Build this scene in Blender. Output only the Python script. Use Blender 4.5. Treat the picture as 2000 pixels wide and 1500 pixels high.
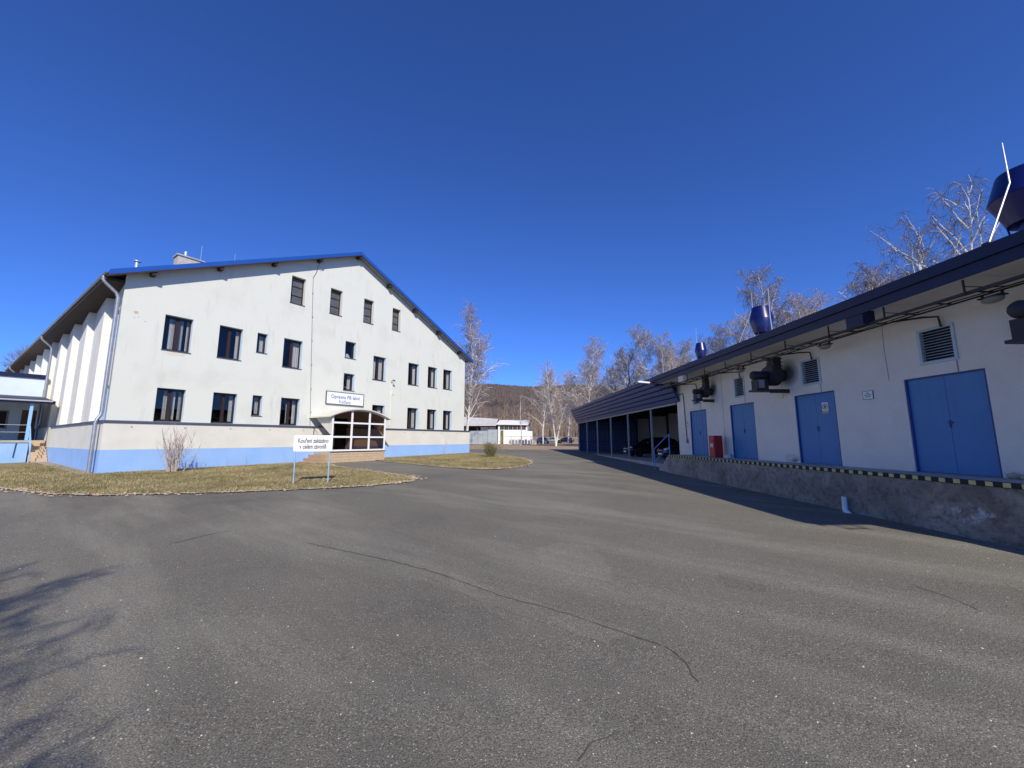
import bpy, bmesh, math, random
from mathutils import Vector, Matrix, noise as mnoise
from mathutils.geometry import delaunay_2d_cdt
R = math.radians
scene = bpy.context.scene
for o in list(bpy.data.objects):
    bpy.data.objects.remove(o)
C = scene.collection

# ------------------------------------------------------------------ camera
F_PX, HOR = 780.0, 110.0
cam = bpy.data.cameras.new('camera')
cam.sensor_width = 36.0
cam.lens = 36.0 * F_PX / 2000.0
cam.clip_start, cam.clip_end = 0.05, 6000
cam_o = bpy.data.objects.new('camera', cam)
cam_o.location = (0, 0, 1.75)
cam_o.rotation_euler = (R(90) + math.atan(HOR / F_PX), 0, 0)
C.objects.link(cam_o)
scene.camera = cam_o

# ------------------------------------------------------------------ sky and sun
SUN_EL = R(35.3)
SUN_H = Vector((0.318, -0.948, 0)).normalized()
to_sun = Vector((SUN_H.x * math.cos(SUN_EL), SUN_H.y * math.cos(SUN_EL), math.sin(SUN_EL)))
world = bpy.data.worlds.new('World')
scene.world = world
world.use_nodes = True
wn = world.node_tree
bg = wn.nodes['Background']
sky = wn.nodes.new('ShaderNodeTexSky')
sky.sky_type = 'NISHITA'
sky.sun_disc = False
sky.sun_elevation = SUN_EL
sky.sun_rotation = math.atan2(SUN_H.x, SUN_H.y)
sky.altitude = 2000
sky.air_density = 1.0
sky.dust_density = 0.0
sky.ozone_density = 10.0
tint = wn.nodes.new('ShaderNodeMix')          # the deep, saturated blue of a dry cold day, over the whole sky
tint.data_type, tint.blend_type = 'RGBA', 'MULTIPLY'
tint.inputs[0].default_value = 1.0
tint.inputs[7].default_value = (0.63, 0.79, 1.16, 1)
wn.links.new(sky.outputs[0], tint.inputs[6])
wn.links.new(tint.outputs[2], bg.inputs['Color'])
bg.inputs['Strength'].default_value = 0.15
sl = bpy.data.lights.new('sun', 'SUN')
sl.energy = 5.0
sl.angle = R(0.5)
sl.color = (1.0, 0.93, 0.80)
sun = bpy.data.objects.new('sun', sl)
sun.rotation_euler = to_sun.to_track_quat('Z', 'Y').to_euler()
sun.location = (10, -30, 40)
C.objects.link(sun)
vs = scene.view_settings
vs.view_transform = 'Standard'
vs.look = 'None'
vs.exposure = 0.0
vs.gamma = 1.0
vs.use_curve_mapping = False

# ------------------------------------------------------------------ materials
def nd(nt, t, **kw):
    n = nt.nodes.new(t)
    for k, v in kw.items():
        setattr(n, k, v)
    return n
def coords(nt, stretch=(1, 1, 1), world_space=False):
    if world_space:
        src = nd(nt, 'ShaderNodeNewGeometry').outputs['Position']
    else:
        src = nd(nt, 'ShaderNodeTexCoord').outputs['Object']
    mp = nd(nt, 'ShaderNodeMapping')
    mp.inputs['Scale'].default_value = stretch
    nt.links.new(src, mp.inputs[0])
    return mp.outputs[0]
def noise(nt, co, scale, detail=5, rough=0.6):
    n = nd(nt, 'ShaderNodeTexNoise')
    n.inputs['Scale'].default_value = scale
    n.inputs['Detail'].default_value = detail
    n.inputs['Roughness'].default_value = rough
    nt.links.new(co, n.inputs['Vector'])
    return n.outputs['Fac']
def ramp(nt, fac, lo, hi, c0=(0, 0, 0, 1), c1=(1, 1, 1, 1)):
    r = nd(nt, 'ShaderNodeValToRGB')
    r.color_ramp.elements[0].position = lo
    r.color_ramp.elements[1].position = hi
    r.color_ramp.elements[0].color = c0
    r.color_ramp.elements[1].color = c1
    nt.links.new(fac, r.inputs[0])
    return r.outputs[0]
def mix(nt, fac, a, b, mode='MIX'):
    m = nd(nt, 'ShaderNodeMix', data_type='RGBA', blend_type=mode)
    for s, v in ((0, fac), (6, a), (7, b)):
        if hasattr(v, 'is_linked') or hasattr(v, 'links'):
            nt.links.new(v, m.inputs[s])
        else:
            m.inputs[s].default_value = v if s == 0 else (*v, 1)
    return m.outputs[2]
def new_mat(name):
    m = bpy.data.materials.new(name)
    m.use_nodes = True
    return m, m.node_tree, m.node_tree.nodes['Principled BSDF']
def add_bump(nt, bs, h, strength, dist=0.01):
    b = nd(nt, 'ShaderNodeBump')
    b.inputs['Strength'].default_value = strength
    b.inputs['Distance'].default_value = dist
    nt.links.new(h, b.inputs['Height'])
    nt.links.new(b.outputs[0], bs.inputs['Normal'])
def M(name, c, c2=None, scale=3.0, lo=0.35, hi=0.7, rough=0.7, metal=0.0, spec=0.4, bump=0.0, bscale=60, bdist=0.005,
      stretch=(1, 1, 1), c3=None, scale3=20, lo3=0.6, hi3=0.75, stretch3=None, ws=False):
    m, nt, bs = new_mat(name)
    bs.inputs['Roughness'].default_value = rough
    bs.inputs['Metallic'].default_value = metal
    bs.inputs['Specular IOR Level'].default_value = spec
    bs.inputs['Base Color'].default_value = (*c, 1)
    if c2:
        co = coords(nt, stretch, ws)
        col = mix(nt, ramp(nt, noise(nt, co, scale), lo, hi), c, c2)
        if c3:
            co3 = coords(nt, stretch3 or stretch, ws)
            col = mix(nt, ramp(nt, noise(nt, co3, scale3), lo3, hi3), col, c3)
        nt.links.new(col, bs.inputs['Base Color'])
    if bump:
        add_bump(nt, bs, noise(nt, coords(nt, (1, 1, 1), ws), bscale, 4), bump, bdist)
    return m

mt = {}
mt['white_render'] = M('white_render', (0.66, 0.67, 0.60), (0.57, 0.575, 0.51), scale=0.55, lo=0.5, hi=0.85, rough=0.9, spec=0.2, bump=0.25, bscale=45,
                       c3=(0.48, 0.465, 0.42), scale3=1.6, lo3=0.57, hi3=0.95, stretch3=(1.6, 1.6, 0.30))
mt['side_render'] = M('side_render', (0.74, 0.72, 0.66), (0.65, 0.625, 0.565), scale=0.8, rough=0.9, spec=0.2, bump=0.2,
                      c3=(0.55, 0.52, 0.47), scale3=2.2, lo3=0.66, hi3=0.95, stretch3=(2, 2, 0.3))
mt['cream'] = M('cream_plinth', (0.695, 0.675, 0.60), (0.62, 0.60, 0.53), scale=0.9, rough=0.9, spec=0.2, bump=0.2,
                c3=(0.50, 0.46, 0.40), scale3=2.5, lo3=0.63, hi3=0.95, stretch3=(2, 2, 0.25))
mt['blue_band'] = M('light_blue_paint', (0.265, 0.445, 0.77), (0.315, 0.485, 0.79), scale=1.2, rough=0.8, spec=0.25, bump=0.15,
                    c3=(0.36, 0.46, 0.70), scale3=3, lo3=0.66, hi3=0.9, stretch3=(2, 2, 0.4))
mt['reveal_blue'] = M('reveal_paint', (0.50, 0.66, 0.80), (0.56, 0.70, 0.82), scale=3, rough=0.85)
mt['roof_blue'] = M('roof_blue', (0.012, 0.075, 0.34), (0.016, 0.085, 0.37), scale=2, rough=0.38, spec=0.5)
mt['navy'] = M('navy_sheet', (0.004, 0.011, 0.050), (0.005, 0.014, 0.058), scale=3, rough=0.5, spec=0.35)
mt['dark_wood'] = M('dark_wood', (0.035, 0.022, 0.017), (0.05, 0.032, 0.024), scale=6, rough=0.8)
mt['soffit'] = M('soffit_board', (0.30, 0.29, 0.29), (0.25, 0.245, 0.24), scale=2, rough=0.85)
mt['frame_brown'] = M('window_frame_brown', (0.028, 0.014, 0.011), (0.036, 0.018, 0.014), scale=8, rough=0.5)
mt['zinc'] = M('zinc', (0.42, 0.43, 0.45), (0.34, 0.35, 0.37), scale=5, rough=0.42, metal=0.7)
mt['flashing'] = M('flashing', (0.10, 0.12, 0.17), (0.13, 0.15, 0.20), scale=3, rough=0.45, metal=0.3)
mt['curtain'] = M('curtain', (0.78, 0.77, 0.74), (0.70, 0.69, 0.66), scale=9, rough=0.95, spec=0.1)
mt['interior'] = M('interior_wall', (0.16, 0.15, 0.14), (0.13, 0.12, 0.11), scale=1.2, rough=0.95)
mt['grey_slat'] = M('grey_glass_slat', (0.075, 0.08, 0.08), (0.125, 0.13, 0.13), scale=3, rough=0.35, spec=0.5)
mt['brick'] = M('chimney_brick', (0.50, 0.46, 0.40), (0.40, 0.34, 0.28), scale=9, rough=0.9)
mt['sand'] = M('sandstone', (0.55, 0.42, 0.28), (0.46, 0.34, 0.22), scale=6, rough=0.9, bump=0.3, ws=True)
mt['step'] = M('step_tile', (0.42, 0.29, 0.19), (0.34, 0.23, 0.15), scale=5, rough=0.85)
mt['pvc'] = M('white_pvc', (0.82, 0.82, 0.81), rough=0.35, spec=0.5)
mt['poly'] = M('canopy_cream', (0.70, 0.665, 0.56), (0.62, 0.585, 0.49), scale=1.5, rough=0.4, spec=0.5)
mt['black'] = M('black', (0.012, 0.012, 0.013), rough=0.6)
mt['dark'] = M('dark_steel', (0.022, 0.022, 0.026), (0.032, 0.030, 0.032), scale=6, rough=0.6)
mt['sign_white'] = M('sign_white', (0.82, 0.82, 0.80), (0.76, 0.76, 0.73), scale=3, rough=0.5)
mt['sign_grey'] = M('sign_grey_text', (0.10, 0.10, 0.11), rough=0.6)
mt['sign_blue'] = M('sign_blue_text', (0.10, 0.17, 0.36), rough=0.6)
mt['post_blue'] = M('post_light_blue', (0.22, 0.42, 0.66), (0.34, 0.50, 0.66), scale=4, rough=0.55)
mt['rail_blue'] = M('railing_blue', (0.10, 0.22, 0.58), (0.13, 0.26, 0.60), scale=6, rough=0.5)
mt['sky_blue'] = M('annex_blue', (0.24, 0.46, 0.80), (0.28, 0.50, 0.82), scale=3, rough=0.7)
mt['annex_wall'] = M('annex_wall', (0.66, 0.75, 0.80), (0.60, 0.69, 0.75), scale=1.4, rough=0.9)
mt['door_wood'] = M('door_wood', (0.22, 0.11, 0.05), (0.13, 0.06, 0.03), scale=5, rough=0.65, stretch=(6, 6, 0.5))
mt['ware_wall'] = M('warehouse_render', (0.90, 0.83, 0.71), (0.80, 0.735, 0.625), scale=1.1, lo=0.4, hi=0.8, rough=0.92, spec=0.2, bump=1.0, bscale=42, bdist=0.03,
                    c3=(0.62, 0.555, 0.46), scale3=2.0, lo3=0.66, hi3=0.98, stretch3=(2, 2, 0.4))
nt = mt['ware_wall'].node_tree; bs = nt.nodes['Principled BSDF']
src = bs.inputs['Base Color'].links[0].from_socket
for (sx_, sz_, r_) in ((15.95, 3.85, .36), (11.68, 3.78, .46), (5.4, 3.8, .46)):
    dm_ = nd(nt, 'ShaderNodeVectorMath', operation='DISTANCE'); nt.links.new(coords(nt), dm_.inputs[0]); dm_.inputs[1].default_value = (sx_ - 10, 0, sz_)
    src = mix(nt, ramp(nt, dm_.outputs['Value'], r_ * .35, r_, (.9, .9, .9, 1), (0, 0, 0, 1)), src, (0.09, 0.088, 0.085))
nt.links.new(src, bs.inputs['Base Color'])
mt['soffit_white'] = M('soffit_white', (0.80, 0.77, 0.70), (0.70, 0.67, 0.61), scale=1.2, rough=.9, c3=(.42, .34, .27), scale3=2.5, lo3=.66, hi3=.85)
mt['soot'] = M('soot', (0.03, 0.03, 0.032), rough=0.95)
mt['door_blue'] = M('door_blue', (0.046, 0.185, 0.40), (0.058, 0.205, 0.43), scale=1.5, rough=0.5, spec=0.4, c3=(0.05, 0.15, 0.38), scale3=3, lo3=0.55, hi3=0.8, stretch3=(3, 3, 0.4))
mt['door_edge'] = M('door_edge', (0.03, 0.06, 0.22), rough=0.5)
mt['louvre'] = M('louvre_grey', (0.46, 0.54, 0.58), (0.40, 0.48, 0.52), scale=5, rough=0.5)
mt['hydrant_red'] = M('hydrant_red', (0.42, 0.02, 0.025), (0.35, 0.018, 0.022), scale=5, rough=0.4)
mt['vent_blue'] = M('ventilator_blue', (0.004, 0.007, 0.085), (0.005, 0.009, 0.10), scale=4, rough=0.30, spec=0.6)
mt['galv'] = M('galvanised', (0.62, 0.63, 0.65), (0.54, 0.55, 0.57), scale=9, rough=0.35, metal=0.5)
mt['yellow'] = M('yellow_paint', (0.62, 0.56, 0.20), (0.50, 0.45, 0.20), scale=12, rough=0.8, ws=True)
mt['edge_black'] = M('edge_black', (0.015, 0.015, 0.016), rough=0.7)
mt['slab'] = M('slab_concrete', (0.42, 0.40, 0.37), (0.33, 0.32, 0.30), scale=1.8, rough=0.9, bump=0.3)
mt['shed_blue'] = M('shed_blue', (0.018, 0.052, 0.185), (0.022, 0.058, 0.195), scale=1, rough=0.42, spec=0.5)
mt['shed_grey'] = M('shed_grey', (0.30, 0.30, 0.30), (0.25, 0.25, 0.25), scale=2, rough=0.7)
mt['steel_grey'] = M('steel_post_grey', (0.36, 0.37, 0.39), (0.30, 0.31, 0.33), scale=4, rough=0.5)
mt['car_dark'] = M('car_paint_dark', (0.010, 0.011, 0.013), rough=0.22, spec=0.6)
mt['car_blue'] = M('car_paint_blue', (0.02, 0.05, 0.14), rough=0.25, spec=0.6)
mt['car_silver'] = M('car_paint_silver', (0.45, 0.46, 0.47), rough=0.3, metal=0.6)
mt['rubber'] = M('rubber', (0.015, 0.015, 0.015), rough=0.85)
mt['chrome'] = M('chrome', (0.75, 0.76, 0.78), rough=0.18, metal=1.0)
mt['lamp_glass'] = M('headlamp', (0.72, 0.76, 0.82), rough=0.12, spec=0.9)
mt['red_lamp'] = M('tail_lamp', (0.35, 0.01, 0.01), rough=0.2)
mt['bark_dark'] = M('bark_dark', (0.10, 0.085, 0.07), (0.15, 0.13, 0.11), scale=4, rough=0.9)
mt['twig'] = M('twig_brown', (0.25, 0.205, 0.19), (0.34, 0.285, 0.265), scale=0.6, rough=0.9, spec=0.15)
mt['twig_grey'] = M('twig_grey', (0.15, 0.125, 0.10), (0.20, 0.17, 0.14), scale=0.6, rough=0.9, spec=0.15)
mt['bark_white'] = M('birch_bark', (0.72, 0.70, 0.66), (0.60, 0.575, 0.54), scale=1.5, rough=0.85, c3=(0.07, 0.06, 0.055), scale3=2.4, lo3=0.60, hi3=0.66, stretch3=(1.2, 1.2, 3.5))
mt['shrub_bark'] = M('shrub_bark', (0.34, 0.27, 0.23), (0.52, 0.44, 0.38), scale=9, rough=0.9)
mt['leaf_green'] = M('bush_leaf', (0.11, 0.115, 0.035), (0.19, 0.165, 0.055), scale=7, rough=0.7)
mt['wood_far'] = M('woodland_bark', (0.20, 0.145, 0.10), (0.27, 0.20, 0.14), scale=0.08, rough=0.95, spec=0.1, ws=True, c3=(0.38, 0.31, 0.23), scale3=0.35, lo3=0.5, hi3=0.7)
mt['metal_gate'] = M('gate_sheet', (0.42, 0.47, 0.50), (0.36, 0.41, 0.44), scale=1.2, rough=0.5, metal=0.3)
mt['white_far'] = M('far_white', (0.82, 0.81, 0.78), (0.76, 0.75, 0.72), scale=0.5, rough=0.9)
mt['roof_pale'] = M('pale_roof', (0.60, 0.57, 0.54), (0.46, 0.44, 0.42), scale=0.8, rough=0.85, stretch=(3, 0.6, 1))
mt['litter'] = M('pale_litter', (0.62, 0.58, 0.50), (0.45, 0.40, 0.32), scale=30, rough=0.9, ws=True)
mt['crack'] = M('crack_dark', (0.075, 0.07, 0.06), (0.115, 0.107, 0.09), scale=20, rough=0.95, ws=True)
mt['patch_tan'] = M('bare_plaster', (0.52, 0.36, 0.22), (0.58, 0.45, 0.32), scale=8, rough=0.95)
mt['stain'] = M('damp_stain', (0.62, 0.56, 0.47), (0.68, 0.62, 0.53), scale=5, rough=0.95)
mt['globe'] = M('lamp_cover', (0.26, 0.26, 0.23), (0.20, 0.20, 0.18), scale=20, rough=0.3)

def glass(name, tint, gloss=0.06):
    m = bpy.data.materials.new(name); m.use_nodes = True
    nt = m.node_tree; nt.nodes.clear()
    out = nd(nt, 'ShaderNodeOutputMaterial')
    tr = nd(nt, 'ShaderNodeBsdfTransparent'); tr.inputs[0].default_value = (*tint, 1)
    gl = nd(nt, 'ShaderNodeBsdfGlossy'); gl.inputs['Roughness'].default_value = 0.02
    lw = nd(nt, 'ShaderNodeLayerWeight'); lw.inputs['Blend'].default_value = 0.5
    pw = nd(nt, 'ShaderNodeMath', operation='POWER'); pw.inputs[1].default_value = 5.0
    nt.links.new(lw.outputs['Facing'], pw.inputs[0])
    add = nd(nt, 'ShaderNodeMath', operation='ADD'); add.inputs[1].default_value = gloss + 0.04
    mx = nd(nt, 'ShaderNodeMixShader')
    nt.links.new(pw.outputs[0], add.inputs[0]); nt.links.new(add.outputs[0], mx.inputs[0])
    nt.links.new(tr.outputs[0], mx.inputs[1]); nt.links.new(gl.outputs[0], mx.inputs[2]); nt.links.new(mx.outputs[0], out.inputs[0])
    return m
mt['glass'] = glass('window_glass', (0.66, 0.68, 0.70), 0.02)
mt['glass_brown'] = glass('porch_glass', (0.42, 0.31, 0.25), 0.02)
mt['car_glass'] = M('car_glass', (0.012, 0.014, 0.016), rough=0.06, spec=0.8)

def asphalt(name='asphalt', k=1.0):
    m, nt, bs = new_mat(name)
    co = coords(nt, (1, 1, 1), True)
    K = lambda c: tuple(q * k for q in c)
    big = ramp(nt, noise(nt, co, 0.13, 6, 0.62), 0.36, 0.66)
    c = mix(nt, big, K((0.120, 0.1135, 0.091)), K((0.200, 0.187, 0.149)))
    mid = ramp(nt, noise(nt, co, 0.75, 7, 0.68), 0.42, 0.68)
    c = mix(nt, mid, c, K((0.168, 0.150, 0.119)))
    turn = nd(nt, 'ShaderNodeMapping'); turn.inputs['Rotation'].default_value = (0, 0, R(40))
    lane = nd(nt, 'ShaderNodeMapping'); lane.inputs['Scale'].default_value = (0.12, 0.62, 1)
    nt.links.new(nd(nt, 'ShaderNodeNewGeometry').outputs['Position'], turn.inputs[0]); nt.links.new(turn.outputs[0], lane.inputs[0])
    streak = ramp(nt, noise(nt, lane.outputs[0], 1.3, 6, 0.62), 0.48, 0.70)
    sm = nd(nt, 'ShaderNodeMath', operation='MULTIPLY'); sm.inputs[1].default_value = 0.65
    nt.links.new(streak, sm.inputs[0])
    c = mix(nt, sm.outputs[0], c, K((0.285, 0.266, 0.211)))
    oil = ramp(nt, noise(nt, co, 0.42, 5, 0.6), 0.66, 0.74)
    om = nd(nt, 'ShaderNodeMath', operation='MULTIPLY'); om.inputs[1].default_value = 0.5
    nt.links.new(oil, om.inputs[0])
    c = mix(nt, om.outputs[0], c, K((0.085, 0.079, 0.066)))
    fine = noise(nt, co, 95, 3, 0.7)
    c = mix(nt, 1.0, c, ramp(nt, fine, 0.34, 0.66, (0.42, 0.42, 0.42, 1), (1.62, 1.61, 1.58, 1)), 'MULTIPLY')
    vo = nd(nt, 'ShaderNodeTexVoronoi'); vo.inputs['Scale'].default_value = 85
    nt.links.new(co, vo.inputs['Vector'])
    sep = nd(nt, 'ShaderNodeSeparateColor'); nt.links.new(vo.outputs['Color'], sep.inputs[0])
    chip = ramp(nt, sep.outputs[0], 0.885, 0.90)
    near = ramp(nt, vo.outputs['Distance'], 0.30, 0.42, (1, 1, 1, 1), (0, 0, 0, 1))
    cm = nd(nt, 'ShaderNodeMath', operation='MULTIPLY'); nt.links.new(chip, cm.inputs[0]); nt.links.new(near, cm.inputs[1])
    c = mix(nt, cm.outputs[0], c, (0.46, 0.44, 0.40))
    dchip = ramp(nt, sep.outputs[1], 0.88, 0.90)
    dm = nd(nt, 'ShaderNodeMath', operation='MULTIPLY'); nt.links.new(dchip, dm.inputs[0]); nt.links.new(near, dm.inputs[1])
    c = mix(nt, dm.outputs[0], c, (0.065, 0.062, 0.060))
    nt.links.new(c, bs.inputs['Base Color'])
    bs.inputs['Roughness'].default_value = 0.88
    bs.inputs['Specular IOR Level'].default_value = 0.3
    h = nd(nt, 'ShaderNodeMath', operation='ADD'); nt.links.new(fine, h.inputs[0]); nt.links.new(noise(nt, co, 30, 3), h.inputs[1])
    add_bump(nt, bs, h.outputs[0], 0.55, 0.012)
    return m
mt['asphalt'] = asphalt()
mt['asphalt_pale'] = asphalt('asphalt_pale', 1.13)
mt['asphalt_dark'] = asphalt('asphalt_dark', 0.9)

def soil(name, a, b, c3, sc=1.0, bump=0.5):
    m, nt, bs = new_mat(name)
    co = coords(nt, (1, 1, 1), True)
    c = mix(nt, ramp(nt, noise(nt, co, 0.5 * sc, 6, 0.65), 0.38, 0.66), a, b)
    c = mix(nt, ramp(nt, noise(nt, co, 5 * sc, 6, 0.7), 0.45, 0.68), c, c3)
    c = mix(nt, 1.0, c, ramp(nt, noise(nt, co, 38, 3, 0.7), 0.3, 0.7, (0.40, 0.40, 0.40, 1), (1.5, 1.5, 1.5, 1)), 'MULTIPLY')
    nt.links.new(c, bs.inputs['Base Color'])
    bs.inputs['Roughness'].default_value = 0.95
    bs.inputs['Specular IOR Level'].default_value = 0.15
    add_bump(nt, bs, noise(nt, co, 22, 5, 0.7), bump, 0.05)
    return m
mt['lawn'] = soil('lawn_turf', (0.145, 0.13, 0.05), (0.29, 0.235, 0.115), (0.38, 0.30, 0.165), 1.3)
mt['earth'] = soil('leaf_litter_ground', (0.38, 0.265, 0.175), (0.47, 0.35, 0.24), (0.27, 0.215, 0.11), 0.5)
mt['pavement'] = M('tan_pavement', (0.38, 0.31, 0.23), (0.30, 0.245, 0.185), scale=2, rough=0.9, ws=True)

def dock_mat():
    m, nt, bs = new_mat('dock_concrete')
    co = coords(nt)
    c = mix(nt, ramp(nt, noise(nt, co, 1.3, 7, 0.7), 0.35, 0.7), (0.23, 0.195, 0.15), (0.52, 0.455, 0.37))
    c = mix(nt, ramp(nt, noise(nt, co, 9, 6, 0.75), 0.48, 0.72), c, (0.10, 0.092, 0.082))
    c = mix(nt, ramp(nt, noise(nt, co, 24, 4, 0.7), 0.62, 0.75), c, (0.54, 0.49, 0.42))
    # splash of white paint with its own outline
    vm = nd(nt, 'ShaderNodeVectorMath', operation='DISTANCE')
    mp = nd(nt, 'ShaderNodeMapping'); mp.inputs['Scale'].default_value = (1.0, 1, 2.6)
    nt.links.new(co, mp.inputs[0]); nt.links.new(mp.outputs[0], vm.inputs[0])
    vm.inputs[1].default_value = (6.65, -8.04, 0.50 * 2.6)
    near = ramp(nt, vm.outputs['Value'], 0.10, 0.75, (1, 1, 1, 1), (0, 0, 0, 1))
    ad = nd(nt, 'ShaderNodeMath', operation='MULTIPLY'); nt.links.new(near, ad.inputs[0])
    nt.links.new(ramp(nt, noise(nt, co, 5, 7, 0.75), 0.40, 0.66), ad.inputs[1])
    c = mix(nt, ramp(nt, ad.outputs[0], 0.22, 0.62), c, (0.72, 0.72, 0.72))
    nt.links.new(c, bs.inputs['Base Color'])
    bs.inputs['Roughness'].default_value = 0.95
    add_bump(nt, bs, noise(nt, co, 12, 6, 0.75), 1.0, 0.06)
    return m
mt['dock'] = dock_mat()

def hill_mat():
    m, nt, bs = new_mat('forest_hillside')
    co = coords(nt, (1, 1, 1), True)
    c = mix(nt, ramp(nt, noise(nt, co, 0.006, 5, 0.6), 0.40, 0.62), (0.105, 0.083, 0.080), (0.135, 0.108, 0.095))
    c = mix(nt, ramp(nt, noise(nt, co, 0.022, 5, 0.6), 0.60, 0.68), c, (0.070, 0.066, 0.068))
    c = mix(nt, ramp(nt, noise(nt, coords(nt, (1, 1, 0.25), True), 0.16, 4, 0.7), 0.42, 0.68), c, (0.18, 0.145, 0.13))
    nt.links.new(c, bs.inputs['Base Color'])
    bs.inputs['Roughness'].default_value = 1.0
    bs.inputs['Specular IOR Level'].default_value = 0.05
    add_bump(nt, bs, noise(nt, coords(nt, (1, 1, 0.3), True), 0.12, 5, 0.7), 1.0, 4.0)
    return m
mt['hill'] = hill_mat()
mt['hill_tree'] = M('hill_tree', (0.105, 0.080, 0.078), (0.165, 0.130, 0.120), scale=0.10, lo=.3, hi=.7, rough=1.0, spec=.05, ws=True, c3=(0.075, 0.065, 0.065), scale3=0.012, lo3=.58, hi3=.66)
def blade_mat():
    m, nt, bs = new_mat('grass_blade')
    at = nd(nt, 'ShaderNodeAttribute'); at.attribute_name = 'tone'
    r = ramp(nt, at.outputs['Fac'], 0.0, 1.0, (0.10, 0.108, 0.03, 1), (0.47, 0.375, 0.205, 1))
    nt.links.new(r, bs.inputs['Base Color']); bs.inputs['Roughness'].default_value = 0.8
    bs.inputs['Specular IOR Level'].default_value = 0.2
    return m
mt['blade'] = blade_mat()

# ------------------------------------------------------------------ helpers
class MB:
    def __init__(s): s.v, s.f, s.fm = [], [], None
    def add(s, vs_, fs_):
        b = len(s.v); s.v += [tuple(p) for p in vs_]; s.f += [tuple(i + b for i in f) for f in fs_]; return s
    def box(s, x0, x1, y0, y1, z0, z1):
        return s.add([(x0, y0, z0), (x1, y0, z0), (x1, y1, z0), (x0, y1, z0), (x0, y0, z1), (x1, y0, z1), (x1, y1, z1), (x0, y1, z1)],
                     [(0, 3, 2, 1), (4, 5, 6, 7), (0, 1, 5, 4), (1, 2, 6, 5), (2, 3, 7, 6), (3, 0, 4, 7)])
    def poly(s, pts): return s.add(pts, [tuple(range(len(pts)))])
    def prism(s, pts, off):
        n = len(pts); off = Vector(off); a = [Vector(p) for p in pts]
        return s.add(a + [p + off for p in a], [tuple(range(n))[::-1], tuple(range(n, 2 * n))] + [(i, (i + 1) % n, (i + 1) % n + n, i + n) for i in range(n)])
    def tube(s, path, r, n=8, cap=True):
        path = [Vector(p) for p in path]; k = len(path)
        rs = r if isinstance(r, (list, tuple)) else [r] * k
        vs_, fs_ = [], []; ref = None
        for i, p in enumerate(path):
            d = (path[min(i + 1, k - 1)] - path[max(i - 1, 0)])
            d = d.normalized() if d.length > 1e-9 else Vector((0, 0, 1))
            if ref is None: ref = Vector((1, 0, 0)) if abs(d.x) < 0.8 else Vector((0, 1, 0))
            u = (ref - d * ref.dot(d)).normalized(); w = d.cross(u); ref = u
            for j in range(n):
                a = 2 * math.pi * j / n
                vs_.append(p + (u * math.cos(a) + w * math.sin(a)) * rs[i])
        for i in range(k - 1):
            for j in range(n):
                a, b = i * n + j, i * n + (j + 1) % n
                fs_.append((a, b, b + n, a + n))
        if cap and n > 3: fs_ += [tuple(range(n))[::-1], tuple(range((k - 1) * n, k * n))]
        return s.add(vs_, fs_)
    def lathe(s, prof, c=(0, 0, 0), n=24, axis='z'):
        vs_, fs_ = [], []
        for (r, h) in prof:
            for j in range(n):
                a = 2 * math.pi * j / n; x, y = r * math.cos(a), r * math.sin(a)
                p = (x, y, h) if axis == 'z' else ((x, h, y) if axis == 'y' else (h, x, y))
                vs_.append((p[0] + c[0], p[1] + c[1], p[2] + c[2]))
        for i in range(len(prof) - 1):
            for j in range(n):
                a, b = i * n + j, i * n + (j + 1) % n; fs_.append((a, b, b + n, a + n))
        fs_ += [tuple(range(n))[::-1], tuple(range((len(prof) - 1) * n, len(prof) * n))]
        return s.add(vs_, fs_)
    def mesh(s, name, m, smooth=False, fix=True):
        me = bpy.data.meshes.new(name); me.from_pydata(s.v, [], s.f)
        me.materials.append(mt[m] if isinstance(m, str) else m)
        if fix and len(s.f) < 6000:
            b = bmesh.new(); b.from_mesh(me); bmesh.ops.recalc_face_normals(b, faces=b.faces); b.to_mesh(me); b.free()
        if smooth: 
            me.shade_smooth()
            try: me.set_sharp_from_angle(angle=R(38))
            except Exception: pass
        return me
    def build(s, name, m, parent=None, smooth=False, loc=(0, 0, 0), rot=(0, 0, 0), fix=True, bevel=0):
        o = obj(name, s.mesh(name, m, smooth, fix), parent, loc, rot)
        if bevel:
            md = o.modifiers.new('bevel', 'BEVEL'); md.width = bevel; md.segments = 2; md.limit_method = 'ANGLE'
        return o
def obj(name, me, parent=None, loc=(0, 0, 0), rot=(0, 0, 0)):
    o = bpy.data.objects.new(name, me); C.objects.link(o); o.location = loc; o.rotation_euler = rot
    if parent: o.parent = parent
    return o
def tag(o, label=None, cat=None, group=None, kind=None):
    for k, v in (('label', label), ('category', cat), ('group', group), ('kind', kind)):
        if v: o[k] = v
    return o
def thing(name, label, cat, loc=(0, 0, 0), rz=0.0, group=None):
    o = bpy.data.objects.new(name, None); o.empty_display_size = 0.3; C.objects.link(o)
    o.location = loc; o.rotation_euler = (0, 0, rz)
    return tag(o, label, cat, group)
class Frame:
    def __init__(s, o, rz): s.o, s.rz = Vector(o), rz; s.m = Matrix.Translation(s.o) @ Matrix.Rotation(rz, 4, 'Z')
    def w(s, x, y, z): return s.m @ Vector((x, y, z))
def inside(p, poly):
    x, y = p; r = False; j = len(poly) - 1
    for i in range(len(poly)):
        xi, yi = poly[i]; xj, yj = poly[j]
        if (yi > y) != (yj > y) and x < (xj - xi) * (y - yi) / (yj - yi) + xi: r = not r
        j = i
    return r
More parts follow.
